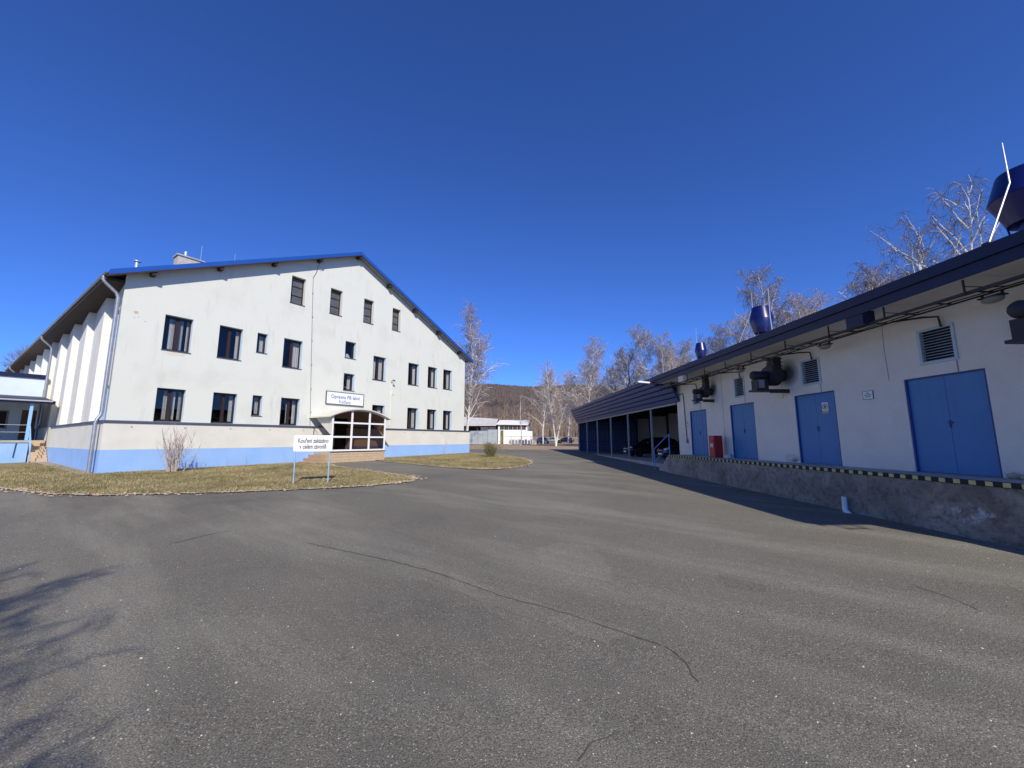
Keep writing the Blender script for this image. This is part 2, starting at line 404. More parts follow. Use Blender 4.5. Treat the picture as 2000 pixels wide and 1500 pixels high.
def cdt(outline, holes=(), extra=()):
    """triangles of an outline with rectangular holes"""
    vv, ee = [], []
    for ring in [outline] + [[(h[0], h[2]), (h[1], h[2]), (h[1], h[3]), (h[0], h[3])] for h in holes]:
        b = len(vv); vv += [Vector(p[:2]) for p in ring]; n = len(ring); ee += [(b + i, b + (i + 1) % n) for i in range(n)]
    vv += [Vector(p) for p in extra]
    ov, _, of, *_ = delaunay_2d_cdt(vv, ee, [], 0, 1e-5)
    keep = []
    for f in of:
        c = sum((ov[i] for i in f), Vector((0, 0))) / len(f)
        if inside(c, outline) and not any(h[0] < c.x < h[1] and h[2] < c.y < h[3] for h in holes): keep.append(tuple(f))
    return [(p.x, p.y) for p in ov], keep
def gz(x, y):
    return 0.014 * y if y < 45 else 0.63 + 0.008 * (y - 45) if y < 140 else 1.39 + 0.02 * (y - 140)
def sheet(name, outline, off, m, step=2.0, kind='structure', parent=None, wob=0.0):
    xs = [p[0] for p in outline]; ys = [p[1] for p in outline]; ex = []
    y = min(ys)
    ycuts = [45, 140]
    while y < max(ys):
        x = min(xs)
        while x < max(xs):
            if inside((x, y), outline): ex.append((x + 0.01 * math.sin(y * 3), y))
            x += step
        y += step
    for yc in ycuts:
        if min(ys) < yc < max(ys):
            x = min(xs)
            while x < max(xs):
                if inside((x, yc), outline): ex.append((x, yc))
                x += step
    v, f = cdt(outline, (), ex)
    mb = MB().add([(p[0], p[1], gz(*p) + off + (wob * mnoise.noise(Vector((p[0] * 0.8, p[1] * 0.8, 0))) if wob else 0)) for p in v], f)
    o = mb.build(name, m, parent, smooth=True)
    if not parent: tag(o, kind=kind)
    return o
def text(name, s_, size, m, parent, loc, rot, extrude=0.002, sx=1.0, align='CENTER', bold=0.0):
    cu = bpy.data.curves.new(name, 'FONT'); cu.body = s_; cu.size = size; cu.align_x = align; cu.align_y = 'CENTER'
    cu.extrude = extrude; cu.resolution_u = 3; cu.offset = bold
    t = bpy.data.objects.new('tmp', cu); C.objects.link(t)
    dg = bpy.context.evaluated_depsgraph_get(); me = bpy.data.meshes.new_from_object(t.evaluated_get(dg))
    bpy.data.objects.remove(t); me.materials.clear(); me.materials.append(mt[m]); me.name = name
    o = obj(name, me, parent, loc, rot); o.scale = (sx, 1, 1)
    return o

# ------------------------------------------------------------------ ground, yard, lawns, hills
AZF = R(34.92)
FF = Frame((-18.335, 17.998, 0.252), R(90) - AZF)
WF = Frame((0, 0, 0), R(92.544))
AZR = R(92.544)

ground_out = [(-700, -60), (700, -60), (1500, 1500), (-1500, 1500)]
ex = [(x, y) for y in [-40, -20, 0, 20, 45, 70, 100, 140, 200, 300, 450, 650, 900] for x in range(-600, 601, 60)]
v, f = cdt(ground_out, (), ex)
MB().add([(p[0], p[1], gz(*p)) for p in v], f).build('ground', 'earth', None, smooth=True)['kind'] = 'structure'
yard = [(-46, -16), (34, -16), (34, 43.5), (20, 44), (9, 44.2), (5.7, 45.4), (2.5, 47.6), (-1, 48.8), (-8, 50.0), (-18, 51.5), (-30, 54), (-46, 56)]
yard_o = sheet('asphalt_yard', yard, 0.02, 'asphalt', 3.0)

lawn1 = [(-45, 20.5), (-30, 17.2), (-22, 15.3), (-16.6, 13.3), (-14.7, 12.45), (-13.3, 11.95), (-11.7, 11.75), (-10.4, 11.9), (-8.4, 12.35), (-6.5, 13.0), (-5.1, 13.65),
         (-4.25, 14.4), (-3.8, 15.1), (-3.7, 15.9), (-4.2, 16.9), (-6.1, 18.7), (-8.0, 20.6), (-9.8, 22.5), (-10.9, 24.2), (-13.6, 25.2), (-18.7, 18.0), (-30, 26.1), (-45, 36.5)]
lawn2 = [(-8.6, 26.6), (-7.4, 25.3), (-6.1, 24.1), (-4.2, 22.2), (-2.6, 20.95), (-1.7, 20.45), (-1.0, 20.35), (-0.3, 20.7), (0.3, 21.5), (0.9, 23.0), (1.25, 25.0), (1.15, 27.4), (0.7, 29.7),
         (0.0, 32.0), (-0.9, 34.0), (-2.0, 35.7), (-3.3, 37.2), (-4.8, 39.2), (-5.6, 38.4), (-10.2, 30.9), (-9.6, 28.0)]
def refine(poly, d, j, seed):
    rnd = random.Random(seed); out = []
    for i, p in enumerate(poly):
        q = poly[(i + 1) % len(poly)]; n = max(1, int(math.dist(p, q) / d))
        for k in range(n):
            t = k / n; out.append((p[0] + (q[0] - p[0]) * t + rnd.uniform(-j, j), p[1] + (q[1] - p[1]) * t + rnd.uniform(-j, j)))
    return out
lawn1r, lawn2r = refine(lawn1, 0.35, 0.035, 1), refine(lawn2, 0.35, 0.04, 2)
sheet('lawn', lawn1r, 0.045, 'lawn', 0.8, wob=0.03)
sheet('lawn_island', lawn2r, 0.045, 'lawn', 0.8, wob=0.03)
def edge_strip(name, pts, w, m, off, seed, parent=None):
    rnd = random.Random(seed); mb = MB(); vs_ = []
    for i, p in enumerate(pts):
        a, b = pts[max(i - 1, 0)], pts[min(i + 1, len(pts) - 1)]
        d = Vector((b[0] - a[0], b[1] - a[1])).normalized(); nrm = Vector((-d.y, d.x))
        for sgn in (-1, 1):
            ww = w * rnd.uniform(0.3, 1.25) * sgn * 0.5
            q = (p[0] + nrm.x * ww, p[1] + nrm.y * ww); vs_.append((q[0], q[1], gz(*q) + off))
    mb.add(vs_, [(2 * i, 2 * i + 1, 2 * i + 3, 2 * i + 2) for i in range(len(pts) - 1)])
    return mb.build(name, m, parent)
def dense(pl, d, j=0.0, seed=0):
    rnd = random.Random(seed); out = []
    for p, q in zip(pl[:-1], pl[1:]):
        n = max(1, int(math.dist(p, q) / d))
        for k in range(n):
            t = k / n; out.append((p[0] + (q[0] - p[0]) * t + rnd.uniform(-j, j), p[1] + (q[1] - p[1]) * t + rnd.uniform(-j, j)))
    return out + [pl[-1]]
tag(edge_strip('lawn_border', dense(lawn1[1:20], 0.12, 0.02, 3), 0.16, 'litter', 0.052, 4), kind='structure')
tag(edge_strip('lawn_border', dense(lawn2[0:18], 0.12, 0.02, 5), 0.14, 'litter', 0.052, 6), kind='structure')
# tan paving along the foot of the facade
pv = [FF.w(*p, 0) for p in ((13.9, 0.3), (13.9, -1.3), (15.6, -1.0), (25.2, -0.45), (25.2, 0.3))]
sheet('paved_strip', [(p.x, p.y) for p in pv], 0.06, 'pavement', 1.0)
pv = [FF.w(*p, 0) for p in ((0.2, 0.2), (-0.55, -0.2), (-0.6, 14.0), (0.2, 14.0))]
sheet('paved_strip', [(p.x, p.y) for p in pv], 0.062, 'pavement', 1.0)
# seams and cracks in the asphalt, children of the yard
def px_ground(px, py):
    p = math.atan(HOR / F_PX); a, b = px - 1000, -(py - 750)
    r = Vector((a, F_PX * math.cos(p) - b * math.sin(p), F_PX * math.sin(p) + b * math.cos(p)))
    t = -1.75 / (r.z - 0.014 * r.y); return (r.x * t, r.y * t)
for i, (pl, w) in enumerate([([(600, 1064), (680, 1080), (760, 1098), (860, 1124), (990, 1172), (1080, 1195), (1200, 1235), (1290, 1265)], 0.026),
                             ([(1300, 1268), (1330, 1290), (1365, 1338)], 0.014),
                             ([(330, 1066), (400, 1048), (452, 1038)], 0.035),
                             ([(1126, 1500), (1135, 1478), (1155, 1458), (1185, 1446), (1212, 1437)], 0.012),
                             ([(1790, 1150), (1850, 1168), (1910, 1195)], 0.012)]):
    g = dense([px_ground(*q) for q in pl], 0.07, 0.014, 20 + i)
    edge_strip('asphalt_crack', g, w, 'crack', 0.024, 30 + i, yard_o)
for i, (pl, m_) in enumerate((([(1090, 1062), (1160, 1072), (1196, 1118), (1190, 1140), (1130, 1128), (1060, 1112), (1040, 1078)], 'asphalt_pale'),
                           ([(880, 1120), (1000, 1165), (1120, 1200), (1250, 1238), (1180, 1262), (1010, 1205), (880, 1155)], 'asphalt_pale'),
                           ([(1400, 1120), (1490, 1138), (1500, 1160), (1420, 1150)], 'asphalt_dark'))):
    q = refine([px_ground(*p_) for p_ in pl], 0.10, 0.025, 60 + i); v, f = cdt(q)
    MB().add([(p_[0], p_[1], gz(*p_) + .0225) for p_ in v], f).build('asphalt_patch', m_, yard_o)
# scattered pale chips and dead leaves
rnd = random.Random(7)
mb = MB()
for i in range(900):
    y = 1.2 + 26 * rnd.random() ** 1.6; x = rnd.uniform(-1.35, 1.05) * (y + 1)
    if inside((x, y), lawn1) or inside((x, y), lawn2) or x > 7.4: continue
    r = rnd.uniform(0.004, 0.010) * (1.6 if rnd.random() < 0.08 else 1); z = gz(x, y) + 0.021; a = rnd.random() * 6.28
    p = [(x + r * math.cos(a + k * 1.57) * rnd.uniform(0.6, 1.3), y + r * math.sin(a + k * 1.57) * rnd.uniform(0.6, 1.3), z) for k in range(4)]
    mb.add(p + [(x, y, z + r * 0.7)], [(0, 1, 4), (1, 2, 4), (2, 3, 4), (3, 0, 4)])
tag(mb.build('stone_chips', 'litter', None, fix=False), kind='stuff', label='pale stone chips scattered over the asphalt')

# grass blades
def grass(name, poly, n, seed, label):
    rnd = random.Random(seed); xs = [p[0] for p in poly]; ys = [p[1] for p in poly]; vs_, fs_, tone = [], [], []
    while len(fs_) < n:
        x, y = rnd.uniform(max(min(xs), -26), max(xs)), rnd.uniform(min(ys), min(max(ys), 42))
        if not inside((x, y), poly): continue
        t = 0.58 + 0.65 * mnoise.noise(Vector((x * 0.55, y * 0.55, 3))) + 0.35 * mnoise.noise(Vector((x * 2.3, y * 2.3, 7)))
        if mnoise.noise(Vector((x * 1.4, y * 1.4, 11))) < -0.42: continue
        z = gz(x, y) + 0.03
        for k in range(3):
            a = rnd.random() * 6.28; h = rnd.uniform(0.03, 0.085); w = rnd.uniform(0.006, 0.012); l = rnd.uniform(0.02, 0.07)
            bx, by = x + rnd.uniform(-.04, .04), y + rnd.uniform(-.04, .04); b = len(vs_)
            vs_ += [(bx - w * math.sin(a), by + w * math.cos(a), z), (bx + w * math.sin(a), by - w * math.cos(a), z), (bx + l * math.cos(a), by + l * math.sin(a), z + h)]
            fs_.append((b, b + 1, b + 2)); tone.append(min(1, max(0, t + rnd.uniform(-.25, .3))))
    me = bpy.data.meshes.new(name); me.from_pydata(vs_, [], fs_); me.materials.append(mt['blade'])
    at = me.attributes.new('tone', 'FLOAT', 'FACE'); at.data.foreach_set('value', tone)
    tag(obj(name, me), label, None, None, 'stuff')
grass('grass', lawn1, 90000, 1, 'short half-dry grass on the left lawn')
grass('grass', lawn2, 45000, 2, 'short half-dry grass on the lawn island')
# dead leaves along the lawn edges and on the far verge
mb = MB(); rnd = random.Random(17)
for i in range(2600):
    if rnd.random() < 0.5:
        pl = lawn1 if rnd.random() < 0.6 else lawn2; k = rnd.randrange(3, 16); t = rnd.random()
        x = pl[k][0] + (pl[k + 1][0] - pl[k][0]) * t + rnd.gauss(0, 0.22); y = pl[k][1] + (pl[k + 1][1] - pl[k][1]) * t + rnd.gauss(0, 0.22)
    else:
        x, y = rnd.uniform(-14, 12), rnd.uniform(46, 66)
    r = rnd.uniform(0.02, 0.05); z = gz(x, y) + 0.055; a = rnd.random() * 6.28
    mb.add([(x + r * math.cos(a), y + r * math.sin(a), z + rnd.uniform(0, .03)), (x - r * math.sin(a), y + r * math.cos(a), z), (x - r * math.cos(a), y - r * math.sin(a), z + rnd.uniform(0, .03)), (x + r * math.sin(a), y - r * math.cos(a), z)], [(0, 1, 2, 3)])
tag(mb.build('dead_leaves', 'patch_tan', None, fix=False), kind='stuff', label='dry brown leaves along the lawn edges')

# wooded hill
def hill_h(x, y):
    t = min(1, max(0, (y - 260) / 640.0)); t = t * t * (3 - 2 * t)
    ridge = 108 - 0.022 * x + 10 * mnoise.noise(Vector((x * 0.003, 0, 5))) + 4 * mnoise.noise(Vector((x * 0.012, 0, 9)))
    ridge *= 1 - 0.45 * min(1, max(0, (x - 250) / 900.0))
    b = 1.5 * mnoise.noise(Vector((x * 0.05, y * 0.05, 1))) + 1.0 * mnoise.noise(Vector((x * 0.33, y * 0.33, 4)))
    return 3.5 + ridge * t * (1 - 0.12 * max(0, (y - 900) / 300.0)) + b * min(1, t * 6)
nx, ny = 420, 90; vs_, fs_ = [], []
for j in range(ny):
    y = 250 + (j / (ny - 1)) ** 1.0 * 760
    for i in range(nx):
        x = (i / (nx - 1) - 0.5) * 2 * (260 + y * 1.15); vs_.append((x, y, hill_h(x, y)))
for j in range(ny - 1):
    for i in range(nx - 1):
        a = j * nx + i; fs_.append((a, a + 1, a + nx + 1, a + nx))
hm = bpy.data.meshes.new('hill'); hm.from_pydata(vs_, [], fs_); hm.materials.append(mt['hill'])
tag(obj('hill', hm), kind='structure')
rnd = random.Random(77); vs_, fs_ = [], []
for i in range(60000):
    y = 270 + 650 * rnd.random() ** .8; x = rnd.uniform(-.42, .62) * (y + 60)
    cl = mnoise.noise(Vector((x * .012, y * .012, 3)))
    z = hill_h(x, y) - 1; h = rnd.uniform(5, 10) * (1.25 if cl > .25 else 1); w = rnd.uniform(.5, 1.5); k = rnd.uniform(.25, .75); b = len(vs_)
    vs_ += [(x - w * .3, y, z), (x + w * .3, y, z), (x + w, y + rnd.uniform(-1, 1), z + h * k), (x + rnd.gauss(0, .4), y, z + h), (x - w, y + rnd.uniform(-1, 1), z + h * k)]
    fs_.append((b, b + 1, b + 2, b + 3, b + 4))
fm = bpy.data.meshes.new('hill_forest'); fm.from_pydata(vs_, [], fs_); fm.materials.append(mt['hill_tree'])
tag(obj('hill_forest', fm), 'leafless forest covering the far hillside', None, None, 'stuff')

# ------------------------------------------------------------------ main building (gabled, left)
B = thing('gabled_building', 'large white gabled building with blue roof edge and pale blue base band', 'building', FF.o, FF.rz)
YW, XL, XR, ZL, DEEP = 0.2, 0.10, 24.35, 2.36, 46.0
RX, RZ_, EX0, EX1, EZ = 12.2, 15.22, -0.55, 24.95, 9.22      # ridge and eaves (roof top line)
def roof_z(x): return EZ + (RZ_ - EZ) * (x - EX0) / (RX - EX0) if x <= RX else EZ + (RZ_ - EZ) * (EX1 - x) / (EX1 - RX)
big = [(1.71, 2.87, 6.02, 7.82), (4.07, 5.22, 6.02, 7.83), (5.99, 6.55, 6.66, 7.83), (7.51, 8.67, 6.02, 7.83), (11.67, 12.51, 7.31, 8.51), (11.69, 12.53, 5.0, 6.19),
       (14.03, 15.18, 6.03, 7.85), (17.41, 18.55, 6.05, 7.86), (19.58, 20.66, 6.07, 7.87), (21.45, 22.58, 6.1, 7.89),
       (1.74, 2.89, 2.42, 4.08), (4.10, 5.24, 2.42, 4.08), (6.03, 6.56, 2.92, 4.10), (7.62, 8.76, 2.42, 4.10), (14.13, 15.25, 2.42, 4.13), (17.47, 18.60, 2.42, 4.14), (19.63, 20.73, 2.42, 4.15), (21.54, 22.66, 2.42, 4.15)]
attic = [(7.68, 8.58, 10.2, 12.0), (10.33, 11.22, 10.2, 12.02), (12.98, 13.84, 10.24, 12.05), (15.6, 16.41, 10.24, 12.05)]
entry = (11.15, 12.2, 0.80, 3.0)
outline = [(XL, ZL), (XR, ZL), (XR, roof_z(XR) - 0.16), (RX, RZ_ - 0.16), (XL, roof_z(XL) - 0.16)]
v, f = cdt(outline, [h for h in big + attic] + [(entry[0], entry[1], ZL, entry[3])], [(x, z) for x in range(1, 24, 3) for z in (5, 9, 12)])
MB().add([(p[0], YW, p[1]) for p in v], f).build('front_wall', 'white_render', B)
# right and rear walls
mb = MB(); mb.poly([(XR, YW, ZL), (XR, DEEP, ZL), (XR, DEEP, 9.3), (XR, YW, 9.3)]); mb.poly([(0.3, DEEP, 0), (XR, DEEP, 0), (XR, DEEP, 9.3), (RX, DEEP, RZ_ - .16), (0.3, DEEP, 9.3)])
mb.build('rear_wall', 'white_render', B)
# saw-tooth side wall with two slim windows in the first bay
pl = [(XL, YW)]; per, saw = 4.17, 0.27
k = 0
while 3.62 + per * k < DEEP: pl += [(XL + saw, 3.60 + per * k), (XL - 0.03, 3.66 + per * k)]; k += 1
pl.append((XL + saw, DEEP))
sidew = [(0.95, 1.85, 6.02, 7.82), (0.95, 1.85, 2.42, 4.08)]
v, f = cdt([(YW, ZL), (3.6, ZL), (3.6, 9.22), (YW, 9.22)], sidew)
fx = lambda y: XL + saw * (y - YW) / (3.6 - YW)
mb = MB().add([(fx(p[0]), p[0], p[1]) for p in v], f)
for a, b in zip(pl[1:-1], pl[2:]): mb.poly([(*a, ZL), (*b, ZL), (*b, 9.22), (*a, 9.22)])
mb.build('sawtooth_wall', 'side_render', B)
# plinth, painted band, ledge
mb = MB()
g0 = -0.35
hole = [(0, g0), (24.95, g0), (24.95, ZL), (entry[1], ZL), (entry[1], entry[2]), (entry[0], entry[2]), (entry[0], ZL), (0, ZL)]
v, f = cdt(hole)
mb.add([(p[0], 0, p[1]) for p in v], f)
mb.poly([(0, 0, g0), (0, DEEP, g0), (0, DEEP, ZL), (0, 0, ZL)]); mb.poly([(24.95, 0, g0), (24.95, 1.2, g0), (24.95, 1.2, ZL), (24.95, 0, ZL)]); mb.poly([(24.95, 1.2, g0), (XR, 1.2, g0), (XR, 1.2, ZL), (24.95, 1.2, ZL)])
mb.poly([(0, 0, ZL), (entry[0], 0, ZL), (entry[0], 0.4, ZL), (0, 0.4, ZL)]); mb.poly([(entry[1], 0, ZL), (24.95, 0, ZL), (24.95, 0.4, ZL), (entry[1], 0.4, ZL)])
for x in entry[:2]: mb.poly([(x, 0, entry[2]), (x, .4, entry[2]), (x, .4, ZL), (x, 0, ZL)])
mb.poly([(entry[0], 0, entry[2]), (entry[1], 0, entry[2]), (entry[1], .4, entry[2]), (entry[0], .4, entry[2])]); mb.poly([(0, 0.4, ZL), (0.5, 0.4, ZL), (0.5, DEEP, ZL), (0, DEEP, ZL)]); mb.poly([(XR, YW, g0), (XR, DEEP, g0), (XR, DEEP, ZL), (XR, YW, ZL)])
pn = mb.build('plinth', 'cream', B)
mb = MB(); v, f = cdt([(-.004, g0), (24.954, g0), (24.954, 1.15), (entry[1], 1.10), (entry[1], entry[2]), (entry[0], entry[2]), (entry[0], 1.10), (-.004, 1.07)]); mb.add([(p[0], -.004, p[1]) for p in v], f); mb.poly([(-0.004, -0.004, g0), (-0.004, DEEP, g0), (-0.004, DEEP, 1.04), (-0.004, -0.004, 1.07)]); mb.poly([(24.954, -0.004, g0), (24.954, 1.2, g0), (24.954, 1.2, 1.15), (24.954, -0.004, 1.15)])
mb.build('painted_band', 'blue_band', pn)
mb = MB(); mb.box(-0.09, entry[0], -0.09, 0.19, ZL - 0.03, ZL + 0.045); mb.box(entry[1], 25.03, -0.09, 0.19, ZL - 0.03, ZL + 0.045); mb.box(-0.09, 0.06, 0.192, 14.2, ZL - 0.03, ZL + 0.045)
mb.build('ledge_flashing', 'flashing', B)
for i in range(12):
    MB().lathe([(0.042, 0), (0.042, 0.012)], (0, 0, 0), 12, 'y').build('vent_hole', 'steel_grey', pn, loc=(0.95 + 2.02 * i, -0.008, ZL - 0.24))
for i in range(6):
    MB().lathe([(0.04, 0), (0.04, 0.012)], (0, 0, 0), 12, 'x').build('vent_hole', 'steel_grey', pn, loc=(-0.008, 1.2 + 2.05 * i, ZL - 0.24))
# floors and partitions so rooms are rooms
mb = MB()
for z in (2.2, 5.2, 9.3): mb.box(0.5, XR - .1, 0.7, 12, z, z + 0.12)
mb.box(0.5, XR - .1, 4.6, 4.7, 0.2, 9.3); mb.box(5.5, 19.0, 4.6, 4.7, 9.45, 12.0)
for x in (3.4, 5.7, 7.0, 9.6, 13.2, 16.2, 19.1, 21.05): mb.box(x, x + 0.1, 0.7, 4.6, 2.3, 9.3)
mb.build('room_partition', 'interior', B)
# windows
def win(x0, x1, z0, z1, i, parent=B, kind='leaf', sidewall=False):
    yf = YW + 0.25
    fr = MB(); t = 0.075
    fr.box(x0, x1, yf, yf + .07, z0, z0 + t); fr.box(x0, x1, yf, yf + .07, z1 - t, z1); fr.box(x0, x0 + t, yf, yf + .07, z0 + t, z1 - t); fr.box(x1 - t, x1, yf, yf + .07, z0 + t, z1 - t)
    wide = x1 - x0 > 0.95 and kind == 'leaf'; xm = (x0 + x1) / 2
    if wide: fr.box(xm - .075, xm + .075, yf - .012, yf + .068, z0 + t, z1 - t)
    if kind == 'louvre':
        for k in (1, 2): fr.box(x0 + t, x1 - t, yf + .01, yf + .06, z0 + (z1 - z0) * k / 3 - .018, z0 + (z1 - z0) * k / 3 + .018)
    o = fr.build('window', 'frame_brown', parent)
    if kind == 'louvre':
        n = 3
        for k in range(n):
            a = z0 + t + (z1 - z0 - 2 * t) * k / n; b = z0 + t + (z1 - z0 - 2 * t) * (k + 1) / n
            MB().prism([(x0 + t, yf + .02, a - .01), (x1 - t, yf + .02, a - .01), (x1 - t, yf + .055, b), (x0 + t, yf + .055, b)], (0, .008, 0)).build('glass_slat', 'grey_slat', o)
    else:
        for a, b in (((x0 + t, xm - .075), (xm + .075, x1 - t)) if wide else ((x0 + t, x1 - t),)):
            MB().poly([(a, yf + .03, z0 + t), (b, yf + .03, z0 + t), (b, yf + .03, z1 - t), (a, yf + .03, z1 - t)]).build('pane', 'glass', o)
    rv = MB(); ya, yb = YW, yf + .07
    rv.poly([(x1, ya, z0), (x1, yb, z0), (x1, yb, z1), (x1, ya, z1)]); rv.poly([(x0, ya, z0), (x0, yb, z0), (x0, yb, z1), (x0, ya, z1)])
    rv.poly([(x0, ya, z1), (x1, ya, z1), (x1, yb, z1), (x0, yb, z1)]); rv.poly([(x0, ya, z0), (x1, ya, z0), (x1, yb, z0), (x0, yb, z0)])
    rv.build('reveal', 'reveal_blue' if kind == 'leaf' else 'white_render', o)
    if z0 > 2.6 or kind == 'louvre':
        MB().prism([(x0 - .03, YW - .06, z0 - .022), (x1 + .03, YW - .06, z0 - .022), (x1 + .03, yf, z0 + .012), (x0 - .03, yf, z0 + .012)], (0, 0, .014)).build('sill', 'flashing' if kind == 'leaf' else 'dark_wood', o)
    return o
CUR = {0: [(.25, .46), (.60, .76), (.88, 1.0)], 1: [(.84, .97)], 3: [(.60, .97)], 6: [(.05, .45), (.58, .97)], 7: [(.06, .3), (.55, .97)], 8: [(.55, .97)], 9: [(.55, .97)], 10: [(.33, .46), (.60, .74), (.86, .97)],
       11: [(.78, .95)], 12: [(.5, .9)], 13: [(.45, .58), (.78, .95)], 14: [(.5, .95)], 15: [(.5, .95)], 16: [(.5, .95)], 17: [(.5, .95)], 2: [(.45, .9)], 4: [], 5: [(.6, .9)]}
for i, h in enumerate(big):
    o = win(*h, i)
    for a, b in CUR[i]:
        x0, x1 = h[0] + (h[1] - h[0]) * a, h[0] + (h[1] - h[0]) * b; n = 14; cv = []
        z0, z1 = h[2] + .12, h[3] - .1
        for k in range(n + 1):
            x = x0 + (x1 - x0) * k / n; y = YW + .42 + .025 * math.sin(k * 1.9 + i) + .012 * math.sin(k * 4.1)
            cv += [(x, y, z0), (x, y, z1)]
        MB().add(cv, [(2 * k, 2 * k + 1, 2 * k + 3, 2 * k + 2) for k in range(n)]).build('curtain', 'curtain', o, smooth=True, fix=False)
b4 = big[4]
MB().prism([(b4[0] + .15, YW + .46, b4[2] + .1), (b4[1] - .12, YW + .46, b4[2] + .1), (b4[1] - .2, YW + .62, b4[2] + .42), (b4[0] + .22, YW + .62, b4[2] + .42)], (0, .02, 0)).build('window_blind', 'curtain', B)
for i, h in enumerate(attic): win(*h, i, kind='louvre')
for (y0, y1, z0, z1) in sidew:
    x = lambda y: fx(y)
    fr = MB()
    for (a, b, c, d) in ((y0, y1, z0, z0 + .07), (y0, y1, z1 - .07, z1), (y0, y0 + .07, z0 + .07, z1 - .07), (y1 - .07, y1, z0 + .07, z1 - .07)): fr.box(x(y0) + .17, x(y0) + .23, a, b, c, d)
    o = fr.build('window', 'frame_brown', B)
    MB().poly([(x(y0) + .2, y0, z0), (x(y0) + .2, y1, z0), (x(y0) + .2, y1, z1), (x(y0) + .2, y0, z1)]).build('pane', 'glass', o)
    rv = MB()
    for y in (y0, y1): rv.poly([(x(y), y, z0), (x(y0) + .23, y, z0), (x(y0) + .23, y, z1), (x(y), y, z1)])
    for z in (z0, z1): rv.poly([(x(y0), y0, z), (x(y0) + .23, y0, z), (x(y0) + .23, y1, z), (x(y1), y1, z)])
    rv.build('reveal', 'sky_blue', o)
# entrance door in the facade, seen through the porch glass
dr = MB(); dr.box(entry[0], entry[1], YW + .12, YW + .18, entry[2], entry[3]); d = dr.build('door', 'black', B)
MB().box(entry[0] + .06, entry[1] - .06, YW + .09, YW + .118, .9, 2.35).build('door_leaf', 'dark', d); MB().box(entry[0] + .06, entry[1] - .06, YW + .1, YW + .118, 2.45, 2.92).build('transom_light', 'car_glass', d)
# roof
Y0 = -0.30
sl_ = (RZ_ - EZ) / (RX - EX0)
mb = MB()
for (xa, xb) in ((EX0, RX), (EX1, RX)):
    za, zb = EZ, RZ_
    mb.prism([(xa, Y0, za - .07), (xb, Y0, zb - .07), (xb, Y0, zb), (xa, Y0, za)], (0, DEEP + .6, 0))
rf = mb.build('roof', 'roof_blue', B)
mb = MB()
for (xa, xb) in ((EX0, RX), (EX1, RX)):
    mb.prism([(xa, Y0 + .03, EZ - .16), (xb, Y0 + .03, RZ_ - .16), (xb, Y0 + .03, RZ_ - .085), (xa, Y0 + .03, EZ - .085)], (0, DEEP + .5, 0))
mb.build('soffit', 'soffit', rf)
mb = MB()
for (xa, xb) in ((EX0, RX), (EX1, RX)):
    mb.prism([(xa, Y0 - .035, EZ - .20), (xb, Y0 - .035, RZ_ - .20), (xb, Y0 - .035, RZ_ + .045), (xa, Y0 - .035, EZ + .045)], (0, .03, 0))
mb.build('verge_board', 'roof_blue', rf)
mb = MB()
for (xa, xb) in ((EX0, RX), (EX1, RX)):
    mb.prism([(xa, Y0 - .03, EZ - .27), (xb, Y0 - .03, RZ_ - .27), (xb, Y0 - .03, RZ_ - .205), (xa, Y0 - .03, EZ - .205)], (0, .05, 0))
mb.build('verge_underboard', 'dark_wood', rf)
for x in (1.0, 3.75, 6.5, 9.3, 12.2, 15.0, 17.7, 20.5, 23.3):
    z = roof_z(x) - .18
    MB().box(x - .09, x + .09, Y0 + .02, YW + .05, z - .24, z - (.0 if x != 12.2 else .05)).build('purlin_end', 'dark_wood', rf)
# gutter + downpipes
n = 10; mb = MB(); ring = [(EX0 - .06 + .075 * math.cos(math.pi + math.pi * k / n), EZ - .05 + .075 * math.sin(math.pi + math.pi * k / n)) for k in range(n + 1)]
mb.add([(x, Y0 + .02, z) for x, z in ring] + [(x, DEEP, z) for x, z in ring], [(k, k + 1, k + n + 2, k + n + 1) for k in range(n)])
mb.build('gutter', 'zinc', rf, smooth=True)
mb = MB(); ring = [(EX1 + .06 + .075 * math.cos(math.pi + math.pi * k / n), EZ - .05 + .075 * math.sin(math.pi + math.pi * k / n)) for k in range(n + 1)]
mb.add([(x, Y0 + .02, z) for x, z in ring] + [(x, DEEP, z) for x, z in ring], [(k, k + 1, k + n + 2, k + n + 1) for k in range(n)]); mb.build('gutter', 'zinc', rf, smooth=True)
mb = MB(); mb.prism([(EX0 - .02, .26, EZ - .30), (XL + .3, .26, EZ - .30), (XL + .3, .26, EZ - .17), (EX0 - .02, .26, EZ - .17)], (0, DEEP - .5, 0)); mb.build('eaves_board', 'dark_wood', rf)
def downpipe(y, z_end, front=False):
    p = [(EX0 - .06, y, EZ - .12), (EX0 - .06, y, EZ - .3), (EX0 + .05, y, EZ - .45), (-0.12, y, EZ - .8), (-0.04, y, EZ - 1.0), (-0.04, y, ZL + .45), (-0.06, y, ZL + .28), (-0.15, y, ZL + .1), (-0.19, y, ZL - .06), (-0.19, y, z_end)]
    o = MB().tube(p, 0.075, 12).build('downpipe', 'zinc', B, smooth=True)
    for z in (EZ - 1.1, EZ - 2.9, EZ - 4.7, ZL + .6, 0.9):
        xx = -0.04 if z > ZL else -0.19
        MB().lathe([(.084, 0), (.084, .035)], (xx, y, z), 12).build('pipe_clamp', 'zinc', o)
downpipe(0.42, -0.05); downpipe(19.3, 4.6); downpipe(41.0, 5.0)
